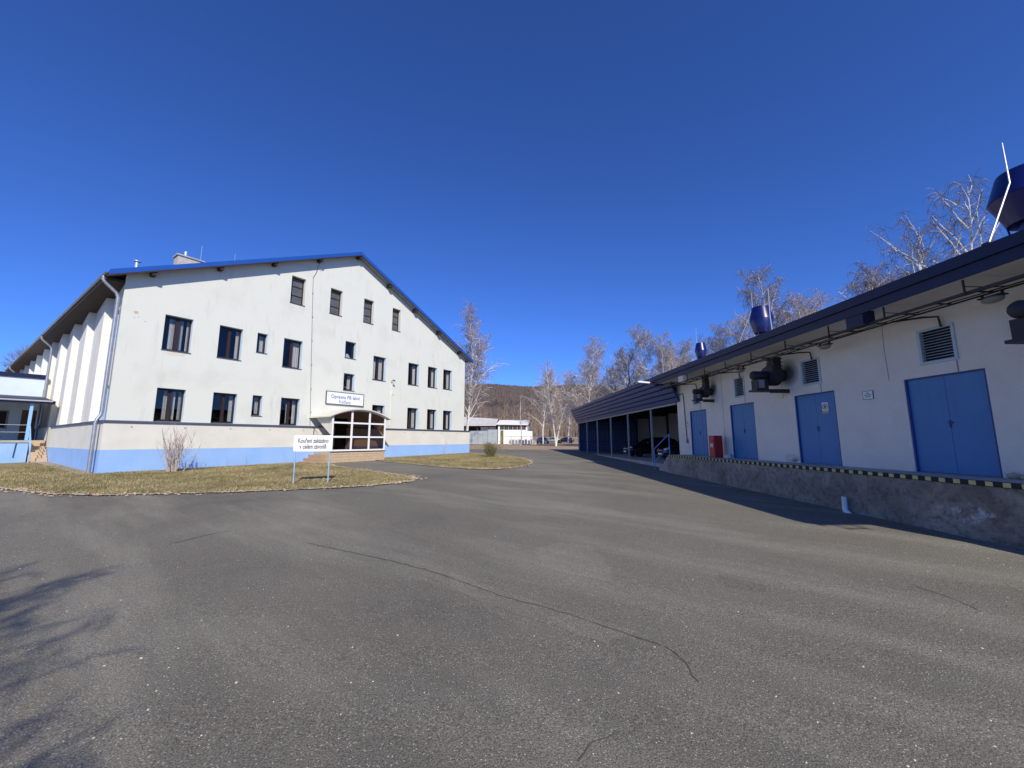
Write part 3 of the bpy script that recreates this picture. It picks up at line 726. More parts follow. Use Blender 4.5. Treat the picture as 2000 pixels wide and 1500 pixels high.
# chimney, flues
ch = MB().box(3.7, 5.1, 7.6, 8.4, 10.9, 13.85).build('chimney', 'brick', rf)
MB().box(3.62, 5.18, 7.52, 8.48, 13.85, 13.94).build('chimney_cap', 'slab', rf); MB().lathe([(.10, 0), (.10, .42)], (4.2, 8.0, 13.94), 12).build('flue', 'galv', rf, smooth=True)
MB().lathe([(.085, 0), (.085, 1.4)], (1.1, 4.0, roof_z(1.1)), 12).lathe([(.17, 1.4), (.17, 1.44)], (1.1, 4.0, roof_z(1.1)), 12).build('flue', 'galv', rf, smooth=True)
MB().tube([(5.2, 8.6, 12.0), (5.22, 8.6, 15.4)], .015, 6).build('lightning_rod', 'galv', rf); MB().tube([(7.1, 8.0, 13.0), (7.1, 8.0, 15.4)], .012, 6).build('lightning_rod', 'galv', rf)
MB().tube([(9.2, Y0 - .05, 13.75), (9.2, Y0 - .06, 13.45), (9.25, 0.1, 13.1), (9.2, .17, 12.7), (9.02, .17, 12.3), (9.1, .17, 10.5), (9.25, .17, 7.4), (9.42, .17, 4.2), (9.5, .17, 2.45)], .011, 5).build('lightning_conductor', 'dark', B)
for z in (11.2, 9.6, 8.0, 6.4, 4.8, 3.3): MB().box(9.03 + (11.2 - z) * .055, 9.09 + (11.2 - z) * .055, .14, .2, z, z + .03).build('conductor_clip', 'zinc', B)
# bare patch and damp stain on the render, cable box
rnd = random.Random(3)
def blotch(cx, cz, rx, rz_, seed, m, n=18, yy=YW - .004):
    rr = random.Random(seed); return MB().poly([(cx + rx * math.cos(a) * rr.uniform(.55, 1.15), yy, cz + rz_ * math.sin(a) * rr.uniform(.55, 1.15)) for a in [2 * math.pi * k / n for k in range(n)]])
blotch(.62, 7.62, .10, .09, 4, '').build('bare_patch', 'patch_tan', B)
blotch(2.25, 5.86, .42, .11, 6, '').build('damp_stain', 'stain', B)
for cx, cz, l in ((.55, 7.35, .06), (.95, 7.25, .09), (.7, 7.4, .05)): MB().box(cx, cx + l, YW - .004, YW, cz, cz + .012).build('render_crack', 'dark', B)
MB().box(15.86, 16.0, YW - .05, YW, 5.05, 5.35).build('junction_box', 'white_render', B); MB().tube([(15.75, .16, 2.6), (15.75, .16, 6.0)], .012, 5).build('wall_cable', 'sign_white', B)

# wall lamp
wl = thing('wall_lamp', 'small dark hooked lamp bracket on the white gable right of the sign', 'lamp', FF.w(15.75, YW, 6.0), FF.rz)
MB().tube([(0, 0, -.1), (0, -.12, .12), (0, -.22, .2), (0, -.34, .16)], .018, 6).build('arm', 'dark', wl); MB().lathe([(.03, .06), (.10, -.02), (.09, -.04)], (0, -.36, .1), 12).build('lamp_shade', 'dark', wl)

# name board
sg = thing('name_board', 'white framed name board with blue-grey lettering above the arched entrance porch', 'sign', FF.w(11.88, YW, 3.95), FF.rz)
MB().box(-1.40, 1.40, -.09, -.03, 0.0, .83).build('board', 'sign_white', sg)
for a in ((-1.44, 1.44, -.10, -.02, -.03, .02), (-1.44, 1.44, -.10, -.02, .81, .86), (-1.45, -1.40, -.104, -.02, -.03, .86), (1.40, 1.45, -.104, -.02, -.03, .86)): MB().box(*a).build('frame_bar', 'flashing', sg)
text('lettering', 'Opravna PB lahví', .345, 'sign_blue', sg, (0, -.092, .50), (R(90), 0, 0), sx=.92, bold=.006)
text('lettering', 'Košťany', .295, 'sign_blue', sg, (-.05, -.092, .17), (R(90), 0, 0), sx=.92, bold=.004)

# entrance porch
PX0, PX1, PY, PZ = 9.72, 13.72, -2.0, 0.82
P = thing('entrance_porch', 'glazed entrance porch with arched cream roof on a sandstone base', 'porch', FF.w(11.7, -1.0, 0), FF.rz)
def pl_(x, y, z): return (x - 11.7, y + 1.0, z)
mb = MB(); mb.box(PX0 - 11.7 + .05, PX1 - 11.7 - .05, PY + 1.05, 1.0, -.3, PZ - .05); mb.build('base_core', 'slab', P)
rnd = random.Random(11); bm_cache = {}
for row in range(6):
    z0, z1 = -.2 + row * .165, -.2 + row * .165 + .155; off = (row % 2) * .4
    xs = [PX0] + [PX0 + off + .8 * k for k in range(1 - (row % 2), 6) if PX0 + .25 < PX0 + off + .8 * k < PX1 - .25] + [PX1]
    for a, b in zip(xs[:-1], xs[1:]):
        d_ = rnd.uniform(0, .012); MB().box(a - 11.7 + .005, b - 11.7 - .005, PY + 1 - d_, PY + 1.06, z0, z1).build('stone_block', 'sand', P)
    for sd in (PX0, PX1):
        for a, b in ((PY, -1.0), (-1.0, -.05)):
            if sd == PX0 and a > -1.5: continue
            MB().box(sd - 11.7 - (.01 if sd == PX0 else -.0), sd - 11.7 + (.06 if sd == PX0 else .01), a + 1.065, b + 1, z0, z1).build('stone_block', 'sand', P)
MB().box(PX0 - 11.7 - .04, PX1 - 11.7 + .04, PY + .95, PY + 1.12, PZ - .045, PZ - .005).build('cill', 'frame_brown', P)
def arch(t): return 3.10 + .43 * (1 - (2 * t - 1) ** 2)
fy0, fy1 = PY + 1.0, PY + 1.08
xs = [PX0, PX0 + 1.38, PX0 + 2.70, PX1]; zs = [PZ, 1.66, 2.55]
for i, x in enumerate(xs):
    t = (x - PX0) / (PX1 - PX0); w = .06
    a, b = (x - w, x + w) if 0 < i < 3 else ((x, x + .11) if i == 0 else (x - .11, x))
    MB().prism([(a - 11.7, fy0, PZ), (b - 11.7, fy0, PZ), (b - 11.7, fy0, arch((b - PX0) / (PX1 - PX0)) - .05), (a - 11.7, fy0, arch((a - PX0) / (PX1 - PX0)) - .05)], (0, .08, 0)).build('mullion', 'pvc', P)
for z in zs: MB().box(PX0 - 11.7 + .11, PX1 - 11.7 - .11, fy0 + .004, fy1 - .004, z, z + .105).build('transom', 'pvc', P)
N = 20
for (fa, nm, mm, ya, yb, th, lo) in ((0, 'arch_rail', 'pvc', fy0 + .002, fy1 - .002, .07, -.12),):
    vs_ = []
    for k in range(N + 1):
        t = k / N; x = PX0 + (PX1 - PX0) * t - 11.7; z = arch(t)
        vs_ += [(x, ya, z + lo), (x, ya, z + lo + th), (x, yb, z + lo + th), (x, yb, z + lo)]
    fs_ = []
    for k in range(N):
        for q in range(4): fs_.append((4 * k + q, 4 * k + (q + 1) % 4, 4 * k + 4 + (q + 1) % 4, 4 * k + 4 + q))
    MB().add(vs_, fs_).build(nm, mm, P)
vs_, fs_ = [], []
for k in range(N + 1):
    t = -.075 + 1.15 * k / N; x = PX0 + (PX1 - PX0) * t - 11.7; z = 3.10 + .43 * (1 - (2 * t - 1) ** 2)
    vs_ += [(x, PY + .82, z - .045), (x, PY + .82, z + .03), (x, 1.19, z + .03), (x, 1.19, z - .045)]
for k in range(N):
    for q in range(4): fs_.append((4 * k + q, 4 * k + (q + 1) % 4, 4 * k + 4 + (q + 1) % 4, 4 * k + 4 + q))
fs_ += [(0, 1, 2, 3), (4 * N, 4 * N + 1, 4 * N + 2, 4 * N + 3)]
MB().add(vs_, fs_).build('arched_roof', 'poly', P, smooth=True)
for sd in (PX0, PX1 - .03):
    MB().prism([(sd - 11.7, fy0 + .04, 1.80), (sd - 11.7, fy0 + .04, 3.08), (sd - 11.7, 1.15, 3.08)], (.03, 0, 0)).build('side_gusset', 'poly', P)
for i in range(3):
    a, b = xs[i] + (.11 if i == 0 else .06), xs[i + 1] - (.11 if i == 2 else .06)
    for j in range(3):
        z0 = zs[j] + .105; yy = fy0 + .04
        if j < 2: pts = [(a - 11.7, yy, z0), (b - 11.7, yy, z0), (b - 11.7, yy, zs[j + 1]), (a - 11.7, yy, zs[j + 1])]
        else: pts = [(a - 11.7, yy, z0), (b - 11.7, yy, z0)] + [(b + (a - b) * q / 6 - 11.7, yy, arch((b + (a - b) * q / 6 - PX0) / (PX1 - PX0)) - .09) for q in range(7)]
        MB().poly(pts).build('pane', 'glass_brown', P)
for k in range(4):
    z = PZ - .05 - .2 * (k + 1); MB().box(PX0 - 11.7 - .3 * (k + 1), PX0 - 11.7 - .3 * k - .012 * (k == 0), -.55, .98, -.3, z + .02).build('step', 'step', P)
MB().tube([(-2.05, .93, .9), (-2.05, .93, 2.3), (-2.05, .6, 2.3)], .02, 6).build('handrail', 'dark', P)
MB().box(-1.9, 2.0, .96, .99, 1.75, 1.85).build('inner_rail', 'dark_wood', P)

# no-smoking board on two posts
n1, n2 = Vector((-7.617, 14.237, 0)), Vector((-6.606, 14.673, 0)); mid = (n1 + n2) / 2; dv = (n2 - n1); az = math.atan2(dv.y, dv.x); hw = dv.length / 2
S = thing('standing_notice', 'white notice board on two light blue posts standing on the left lawn', 'sign', (mid.x, mid.y, gz(mid.x, mid.y) + .03), az)
for sx in (-1, 1):
    o = MB().tube([(sx * hw, .03, -.2), (sx * hw, .03, 1.67)], .022, 8).build('post', 'post_blue', S, smooth=True)
w_, h0, h1, rr = hw + .07, 1.13, 1.70, .05
pts = []
for cx, cz, a0 in ((w_ - rr, h1 - rr, 0), (-w_ + rr, h1 - rr, 90), (-w_ + rr, h0 + rr, 180), (w_ - rr, h0 + rr, 270)):
    pts += [(cx + rr * math.cos(R(a0 + 18 * k)), 0, cz + rr * math.sin(R(a0 + 18 * k))) for k in range(6)]
MB().prism(pts, (0, -.012, 0)).build('board', 'sign_white', S)
text('lettering', 'Kouření zakázáno', .222, 'sign_grey', S, (.0, -.0145, 1.50), (R(90), 0, 0), sx=.62, bold=.006)
text('lettering', 'v celém závodě', .222, 'sign_grey', S, (.0, -.0145, 1.29), (R(90), 0, 0), sx=.62, bold=.006)

# ------------------------------------------------------------------ annex with covered landing (far left)
A = thing('annex', 'low pale blue annex with dark blue parapet and covered landing beside the gabled building', 'building', FF.w(-4, 20, 0), FF.rz)
ax = lambda x: x + 4
ay = lambda y: y - 20
mb = MB(); v, f = cdt([(ax(-11), -.3), (ax(-.06), -.3), (ax(-.06), 6.15), (ax(-11), 6.15)], [(ax(-.88), ax(.0) - .12, 1.52, 3.66), (ax(-2.9), ax(-1.5), 2.35, 3.55)])
mb.add([(p[0], 0, p[1]) for p in v], f); mb.box(ax(-11), ax(-.06), .3, 9, -.3, 6.1); mb.build('wall', 'annex_wall', A)
MB().box(ax(-11), ax(-.02), -.10, .28, 6.0, 6.30).build('parapet', 'navy', A)
mb = MB(); d = MB().box(ax(-.9), ax(-.1), .02, .08, 1.52, 3.68).build('door', 'door_wood', A); MB().box(ax(-.20), ax(-.16), -.03, .02, 2.5, 2.62).build('door_handle', 'chrome', d)
d = MB().box(ax(-2.9), ax(-1.5), .06, .1, 2.35, 3.55).build('window', 'black', A)
for q in ((-2.95, -2.87, 2.3, 3.6), (-1.55, -1.45, 2.3, 3.6), (-2.87, -1.55, 2.3, 2.38), (-2.87, -1.55, 3.52, 3.6)): MB().box(ax(q[0]), ax(q[1]), -.03, .06, q[2], q[3]).build('window_frame', 'shed_grey', d)
MB().prism([(ax(-11), ay(13.9), 3.93), (ax(-.0), ay(13.9), 3.93), (ax(-.0), ay(20), 4.62), (ax(-11), ay(20), 4.62)], (0, 0, .06)).build('landing_roof', 'navy', A)
MB().box(ax(-11), ax(-.02), ay(13.84), ay(13.895), 3.80, 4.0).build('roof_fascia', 'navy', A)
MB().tube([(ax(-11), ay(13.78), 3.98), (ax(-.15), ay(13.78), 3.98)], .05, 8).build('gutter', 'galv', A, smooth=True)
MB().box(ax(-11), ax(-.86), ay(14.0), ay(19.97), -.3, 1.36).build('landing_wall', 'blue_band', A)
MB().box(ax(-11), ax(-.80), ay(13.94), ay(19.98), 1.364, 1.5).build('landing_slab', 'slab', A)
MB().box(ax(-.80), ax(-.02), ay(15.9), ay(19.98), -.3, 1.5).build('landing_slab', 'slab', A)
MB().box(ax(-1.04), ax(-.90), ay(14.02), ay(14.16), 1.504, 3.8).build('post', 'sky_blue', A); MB().box(ax(-5.0), ax(-4.86), ay(14.02), ay(14.16), 1.504, 3.8).build('post', 'sky_blue', A)
for k in range(8): MB().box(ax(-.80), ax(-.03), ay(13.1 + .35 * k), ay(15.9), -.3 if k == 0 else .02 + .185 * k + .004, .02 + .185 * (k + 1)).build('step', 'sand', A)
for z in (2.0, 2.45): MB().tube([(ax(-11), ay(14.06), z), (ax(-.97), ay(14.06), z)], .018, 6).build('handrail', 'galv', A)
MB().tube([(ax(-.9), ay(14.1), 2.42), (ax(-.84), ay(13.0), 1.15), (ax(-.84), ay(13.0), .1)], .025, 6).build('handrail', 'sky_blue', A)
MB().tube([(ax(-.9), ay(14.1), 2.0), (ax(-.84), ay(13.05), .8)], .02, 6).build('handrail', 'sky_blue', A)
for x in (-2.2, -3.6): MB().box(ax(x), ax(x) + .04, ay(14.04), ay(14.08), 1.504, 2.45).build('baluster', 'galv', A)
MB().tube([(ax(-1.35), ay(13.96), 1.34), (ax(-1.4), ay(13.96), .45)], .02, 6).build('drain_pipe', 'dark', A)

# ------------------------------------------------------------------ warehouse (right), local x = along the front, y = minus the distance from the camera line
LW, LD, LR, ZD, S0, S1 = 9.0, 8.04, 8.0, 1.09, 1.7, 19.25
W = thing('warehouse', 'low white warehouse with four blue doors and dark blue roof edge', 'building', WF.w(10, -LW, 0), WF.rz)
wx = lambda s: s - 10
wy = lambda L: -(L - LW)
doors = [(16.6, 18.03), (13.44, 14.87), (10.12, 11.56), (6.83, 8.31)]
louv = [(17.0, 17.6), (13.87, 14.46), (10.5, 11.15), (7.22, 7.88), (4.0, 4.65)]
holes = [(wx(a), wx(b), ZD, 3.07) for a, b in doors] + [(wx(a), wx(b), 3.33, 4.03) for a, b in louv]
v, f = cdt([(wx(S0), ZD - .2), (wx(S1), ZD - .2), (wx(S1), 4.66), (wx(S0), 4.66)], holes, [(wx(s), z) for s in range(3, 19, 2) for z in (1.3, 4.3)])
mb = MB().add([(p[0], 0, p[1]) for p in v], f)
for h in holes:
    for (a, b) in (((h[0], h[2]), (h[1], h[2])), ((h[1], h[2]), (h[1], h[3])), ((h[1], h[3]), (h[0], h[3])), ((h[0], h[3]), (h[0], h[2]))):
        mb.poly([(a[0], 0, a[1]), (b[0], 0, b[1]), (b[0], -.12, b[1]), (a[0], -.12, a[1])])
mb.build('front_wall', 'ware_wall', W)
mb = MB(); mb.poly([(wx(S1), 0, 0), (wx(S1), wy(24), 0), (wx(S1), wy(24), 4.7), (wx(S1), 0, 4.7)]); mb.poly([(wx(S0), 0, 0), (wx(S0), wy(24), 0), (wx(S0), wy(24), 4.7), (wx(S0), 0, 4.7)]); mb.poly([(wx(S0), wy(24), 0), (wx(S1), wy(24), 0), (wx(S1), wy(24), 4.7), (wx(S0), wy(24), 4.7)])
mb.build('end_wall', 'ware_wall', W)
rf2 = MB().box(wx(S0 - .02), wx(19.62), wy(24.3), wy(LR + .03), 4.66, 4.86).build('roof', 'navy', W)
MB().box(wx(S0 - .05), wx(19.66), wy(LR + .028), wy(LR - .05), 4.70, 4.90).build('drip_edge', 'navy', rf2)
MB().box(wx(S0 - .04), wx(19.64), wy(LR + .03), wy(LR), 4.50, 4.697).build('fascia', 'navy', rf2)
MB().box(wx(19.62), wx(19.68), wy(24.3), wy(LR + .05), 4.50, 4.89).build('end_fascia', 'navy', rf2)
for k in range(12):
    a = S0 + 1.49 * k; MB().box(wx(a) + .006, wx(min(a + 1.49, 19.6)) - .006, wy(LW) - .0, wy(LR + .035), 4.56, 4.58).build('soffit_panel', 'soffit_white', rf2)
for s in (8.5, 16.9):
    o = MB().box(wx(s - .42), wx(s), wy(LR + .30), wy(LR + .02), 4.26, 4.56).build('rain_box', 'navy' if s < 10 else 'ware_wall', rf2)
for i, (a, b) in enumerate(doors):
    m_ = (a + b) / 2
    d = MB().box(wx(a) + .03, wx(b) - .03, -.10, -.06, ZD + .01, 3.04).build('door', 'door_blue', W)
    MB().box(wx(a), wx(a) + .045, -.118, -.02, ZD + .005, 3.068).build('door_frame', 'door_edge', d); MB().box(wx(b) - .03, wx(b), -.118, -.02, ZD + .005, 3.068).build('door_frame', 'door_edge', d); MB().box(wx(a) + .046, wx(b) - .031, -.118, -.03, 3.041, 3.068).build('door_frame', 'door_edge', d)
    MB().box(wx(m_) - .004, wx(m_) + .004, -.06, -.0585, ZD + .03, 3.03).build('meeting_strip', 'door_edge', d)
    MB().box(wx(m_) - .06, wx(m_) + .05, -.05, -.03, 2.09, 2.108).build('handle', 'door_edge', d); MB().box(wx(m_) - .012, wx(m_) + .012, -.05, -.038, 2.0, 2.15).build('lock_plate', 'door_edge', d)
    if i == 0:
        for q in (.2, .45, .95, 1.2): MB().box(wx(a) + q, wx(a) + q + .012, -.06, -.056, ZD + .03, 3.03).build('door_rib', 'door_edge', d)
for (a, b) in louv:
    o = MB().box(wx(a) - .015, wx(a) + .04, -.03, .025, 3.31, 4.05).box(wx(b) - .04, wx(b) + .015, -.03, .025, 3.31, 4.05).box(wx(a) + .04, wx(b) - .04, -.03, .025, 3.31, 3.36).box(wx(a) + .04, wx(b) - .04, -.03, .025, 4.0, 4.05).build('louvre_vent', 'louvre', W)
    MB().poly([(wx(a), -.11, 3.33), (wx(b), -.11, 3.33), (wx(b), -.11, 4.03), (wx(a), -.11, 4.03)]).build('vent_back', 'black', o)
    for k in range(11):
        z = 3.372 + .0575 * k; MB().prism([(wx(a) + .04, -.045, z + .012), (wx(b) - .04, -.045, z + .012), (wx(b) - .04, .014, z - .008), (wx(a) + .04, .014, z - .012)], (0, 0, .006)).build('slat', 'louvre', o)
    MB().box(wx(a) + .02, wx(a) + .032, .0, .012, 3.075, 3.3).build('cable_drop', 'soffit', o)
for s, z0, z1 in ((8.62, 3.1, 4.5), (12.0, 3.05, 4.4), (15.3, 1.1, 4.4)):
    MB().tube([(wx(s), .004, z0), (wx(s + .02), .004, (z0 + z1) / 2), (wx(s), .004, z1)], .006, 4).build('wall_joint', 'soffit', W)
MB().tube([(wx(18.95), .03, 3.95), (wx(18.55), .03, 3.95), (wx(18.50), .03, 3.8), (wx(18.38), .03, 1.75)], .018, 6).build('conduit', 'dark', W)
MB().box(wx(18.30), wx(18.40), .0, .07, 1.62, 1.8).build('conduit_box', 'soffit', W)
rr = random.Random(8)
def wblot(cs, cz, rs, rz_, seed, nm, m, n=22):
    q = random.Random(seed); return MB().poly([(wx(cs) + rs * math.cos(a) * q.uniform(.6, 1.15), .004, max(ZD + .012, cz + rz_ * math.sin(a) * q.uniform(.6, 1.15))) for a in [2 * math.pi * k / n for k in range(n)]]).build(nm, m, W)

wblot(11.85, 1.22, .30, .16, 5, 'damp_stain', 'stain'); wblot(11.75, 1.16, .14, .07, 6, 'rust_stain', 'patch_tan')
for q in wblot(14.98, 1.2, .12, .07, 9, 'damp_stain', 'stain').data.vertices: q.co.y += .002
# small plates
def plate(name, label, s, z, w, h, lines, m='sign_white', L=LW - .004, rim=None):
    t = thing(name, label, 'sign', WF.w(s, -L, z), WF.rz + math.pi)
    MB().box(-w / 2, w / 2, -.012, 0, 0, h).build('plate', m, t)
    if rim:
        for q in ((-w / 2 - .008, w / 2 + .008, -.014, .0, -.008, 0), (-w / 2 - .008, w / 2 + .008, -.014, 0, h, h + .008), (-w / 2 - .008, -w / 2, -.014, 0, 0, h), (w / 2, w / 2 + .008, -.014, 0, 0, h)): MB().box(*q).build('rim', rim, t)
    for (tx, sz, zz, mm, sx) in lines: text('lettering', tx, sz, mm, t, (0, -.0135, zz), (R(90), 0, 0), sx=sx, extrude=.001, bold=.002)
    return t
pt = plate('notice_plate', 'small white notice plate on the wall between the two nearest blue doors', 9.17, 2.735, .25, .185, [], rim='dark')
for (zz, ww) in ((.135, .07), (.095, .15), (.05, .12)):
    q = random.Random(int(ww * 1000)); x = -ww / 2 * 1.2
    while x < ww / 2 * 1.2:
        l = q.uniform(.012, .03); MB().box(x, x + l, -.0140, -.012, zz - .010, zz + .010).build('print_mark', 'sign_grey', pt); x += l + .008
t = thing('warning_plate', 'square warning plate with red ring on the third blue door', 'sign', WF.w(10.53, -LW - .059, 2.48), WF.rz + math.pi)
MB().box(-.10, .10, -.008, 0, .07, .30).build('plate', 'sign_white', t); MB().box(-.10, .10, -.008, 0, 0, .062).build('caption_plate', 'patch_tan', t)
mb = MB(); n = 28
vs_ = []
for k in range(n): a = 2 * math.pi * k / n; vs_ += [(.085 * math.cos(a), -.010, .185 + .085 * math.sin(a)), (.062 * math.cos(a), -.010, .185 + .062 * math.sin(a))]
mb.add(vs_, [(2 * k, 2 * k + 1, (2 * k + 3) % (2 * n), (2 * k + 2) % (2 * n)) for k in range(n)]); mb.build('ring', 'hydrant_red', t, fix=False)
MB().prism([(-.03, -.010, .15), (.035, -.010, .15), (.03, -.010, .20), (.008, -.010, .235), (-.03, -.010, .205)], (0, -.002, 0)).build('symbol', 'sign_grey', t)
t = thing('house_number_plate', 'small pale plate with a dark mark left of the farthest blue door', 'sign', WF.w(18.25, -LW + .004, 2.35), WF.rz + math.pi)
MB().box(-.07, .07, -.01, 0, 0, .30).build('plate', 'sign_white', t); MB().box(-.02, .03, -.014, -.011, .17, .25).build('print_mark', 'sign_grey', t); MB().box(-.03, .04, -.014, -.011, .04, .08).build('print_mark', 'sign_grey', t)

# loading dock with striped edge
D = thing('loading_dock', 'rough concrete loading dock with yellow and black edge in front of the warehouse', 'loading dock', WF.w(9, -8.5, 0), WF.rz)
dn = 60; vs_ = []
rr = random.Random(5)
rows = [(-.3, .0), (.15, .01), (.5, .0), (.85, .012), (ZD - .085, .0)]
for k in range(dn + 1):
    s = -1 + 19.5 * k / dn
    for (z, o_) in rows: vs_.append((s - 9, .46 + o_ + (rr.uniform(-.018, .018) if -.2 < z < .9 else 0), z))
nr = len(rows)
mb = MB().add(vs_, [(k * nr + j, k * nr + j + 1, (k + 1) * nr + j + 1, (k + 1) * nr + j) for k in range(dn) for j in range(nr - 1)])
mb.poly([(9.5, .46, -.3), (9.5, -.5, -.3), (9.5, -.5, ZD - .085), (9.5, .46, ZD - .085)])
o = mb.build('dock_face', 'dock', D, smooth=True); 
# keep the texture frame of the face equal to the warehouse frame
for vv in o.data.vertices: vv.co.x += 9; vv.co.y -= 8.5
o.location = (-9, 8.5, 0)
MB().box(-10, 9.5, -.52, .44, ZD - .12, ZD).build('dock_top', 'slab', D)
MB().box(-10, 9.505, .44, .475, ZD - .085, ZD + .004).build('edge_angle', 'edge_black', D)
st = MB().box(0, .1, .476, .479, ZD - .075, ZD - .004).mesh('edge_stripe', 'yellow')
k = 0
while 4.4 + .23 * k < 18.4:
    obj('edge_stripe', st, D, (4.4 + .23 * k - 9, 0, 0)); k += 1
for k in range(5): MB().box(9.506 + .28 * k, 9.506 + .28 * (k + 1) - .004, -.5, .40, -.1, ZD - .14 - .17 * k).build('step', 'slab', D)
MB().box(5.3, 5.6, -.5, -.3, ZD, ZD + .0).v
R_ = thing('stair_railing', 'blue tube railing on the stairs at the far end of the loading dock', 'railing', WF.w(19.2, -8.1, 0.25), WF.rz)
for pth in ([(-.85, .0, .75), (-.85, 0, 1.78)], [(.95, 0, -.05), (.95, 0, 1.05)], [(-.85, 0, 1.78), (.95, 0, 1.05)], [(-.85, 0, 1.2), (.95, 0, .42)]): MB().tube(pth, .026, 8).build('rail' if pth[0][2] != pth[1][2] and pth[0][0] != pth[1][0] else 'rail_post', 'rail_blue', R_, smooth=True)
# wall drain, rubble
t = thing('wall_drain', 'short pale bent drain pipe sticking out of the dock face', 'pipe', WF.w(9.0, -8.02, 0.12), WF.rz)
MB().tube([(0, .07, .36), (0, .07, .2), (0, .08, .1), (-.06, .10, .03), (-.18, .12, -.01)], [.05, .05, .052, .06, .05], 10).build('pipe', 'sign_white', t, smooth=True)
rr = random.Random(9)
for i, (s, L, r) in enumerate(((6.62, 8.92, .085), (6.45, 8.90, .06), (6.30, 8.93, .07), (6.1, 8.9, .05))):
    bm = bmesh.new(); bmesh.ops.create_icosphere(bm, subdivisions=2, radius=r)
    for q in bm.verts: q.co *= 1 + .35 * mnoise.noise(q.co * 14 + Vector((i * 3, 0, 0))); q.co.z *= .75
    me = bpy.data.meshes.new('rubble_stone'); bm.to_mesh(me); bm.free(); me.materials.append(mt['sand'])
    tag(obj('rubble_stone', me, None, WF.w(s, -L, ZD + r * .6)), ['biggest stone of the rubble beside the nearest blue door', 'second stone of the rubble, next to the biggest', 'third stone of the rubble from the nearest door', 'smallest stone of the rubble, farthest from the door'][i], 'stone', 'rubble on the dock')
# hydrant cabinet
t = thing('hydrant_cabinet', 'red hydrant cabinet with white letter H standing on the loading dock', 'cabinet', WF.w(15.35, -8.62, ZD), WF.rz + math.pi)
MB().box(-.20, .20, -.16, .16, 0, .84).build('case', 'hydrant_red', t, bevel=.01); MB().box(-.18, .18, -.172, -.161, .03, .81).build('door', 'hydrant_red', t); MB().box(.10, .13, -.185, -.172, .60, .66).build('latch', 'dark', t)
text('lettering', 'H', .24, 'sign_white', t, (0, -.1735, .46), (R(90), 0, 0), extrude=.001, bold=.008)
t = thing('white_crate', 'small white box on the dock beside the red cabinet', 'box', WF.w(14.98, -8.84, ZD), WF.rz)
MB().box(-.10, .10, -.08, .08, 0, .11).build('box', 'sign_white', t, bevel=.006); MB().box(-.11, .11, -.09, .09, .11, .125).build('lid', 'sign_white', t)

# cable tray under the eaves
T = thing('cable_tray', 'dark cable ladder hanging under the warehouse eaves', 'cable tray', WF.w(10, -8.35, 4.27), WF.rz)
for y in (.20, -.20): MB().box(-8.3, 9.1, y - .012, y + .012, -.026 if y > 0 else -.016, .026 if y > 0 else .012).build('side_rail', 'dark', T)
k = 0
while -8.2 + .62 * k < 9.1: MB().box(-8.2 + .62 * k, -8.17 + .62 * k, -.185, .185, -.022, -.002).build('rung', 'dark', T); k += 1
for q in (.09, -.11):
    MB().tube([(-8.3 + 1.16 * j, q + .02 * math.sin(j * 1.7 + q * 60), .012 + .008 * math.sin(j * 2.3 + q * 30)) for j in range(16)], .012, 6).build('cable', 'black', T, smooth=True)
for s in (19.0, 17.84, 16.3, 14.9, 13.5, 12.07, 10.57, 9.1, 7.7, 6.27, 4.9):
    MB().box(s - 10 - .012, s - 10 + .012, .216, .24, -.03, .24).build('hanger', 'dark', T)
    MB().tube([(s - 10, .228, .12), (s - 10 - .22, -.02, .03), (s - 10 - .3, -.2, .03)], .009, 5).build('hanger_brace', 'dark', T)
for s in (17.2, 14.05, 10.72, 7.42):   # branch to each louvre and down
    MB().tube([(s - 10 + .5, -.15, -.01), (s - 10 + .1, -.40, -.03), (s - 10 - .02, -.58, -.05), (s - 10 - .03, -.6, -.26)], .022, 6).build('cable_branch', 'dark', T, smooth=True)
# oval bulkhead lamps
for i, s in enumerate((13.3, 9.74, 6.22)):
    t = thing('bulkhead_lamp', ['oval bulkhead lamp under the eaves, between the two far fans', 'oval bulkhead lamp under the eaves left of the pale notice plate', 'oval bulkhead lamp under the eaves right of the nearest louvre vent'][i], 'lamp', WF.w(s, -8.55, 4.15), WF.rz, 'bulkhead lamps')
    bm = bmesh.new(); bmesh.ops.create_uvsphere(bm, u_segments=20, v_segments=10, radius=1.0)
    for q in bm.verts: q.co = Vector((q.co.x * .16, q.co.y * .10, q.co.z * .07))
    me = bpy.data.meshes.new('lamp_cover'); bm.to_mesh(me); bm.free(); me.materials.append(mt['globe']); me.shade_smooth(); obj('lamp_cover', me, t)
    MB().box(-.16, .16, -.08, .08, .035, .06).build('lamp_base', 'dark', t); MB().box(-.15, -.13, -.02, .02, .06, .12).build('bracket', 'dark', t); MB().box(.13, .15, -.02, .02, .06, .12).build('bracket', 'dark', t)
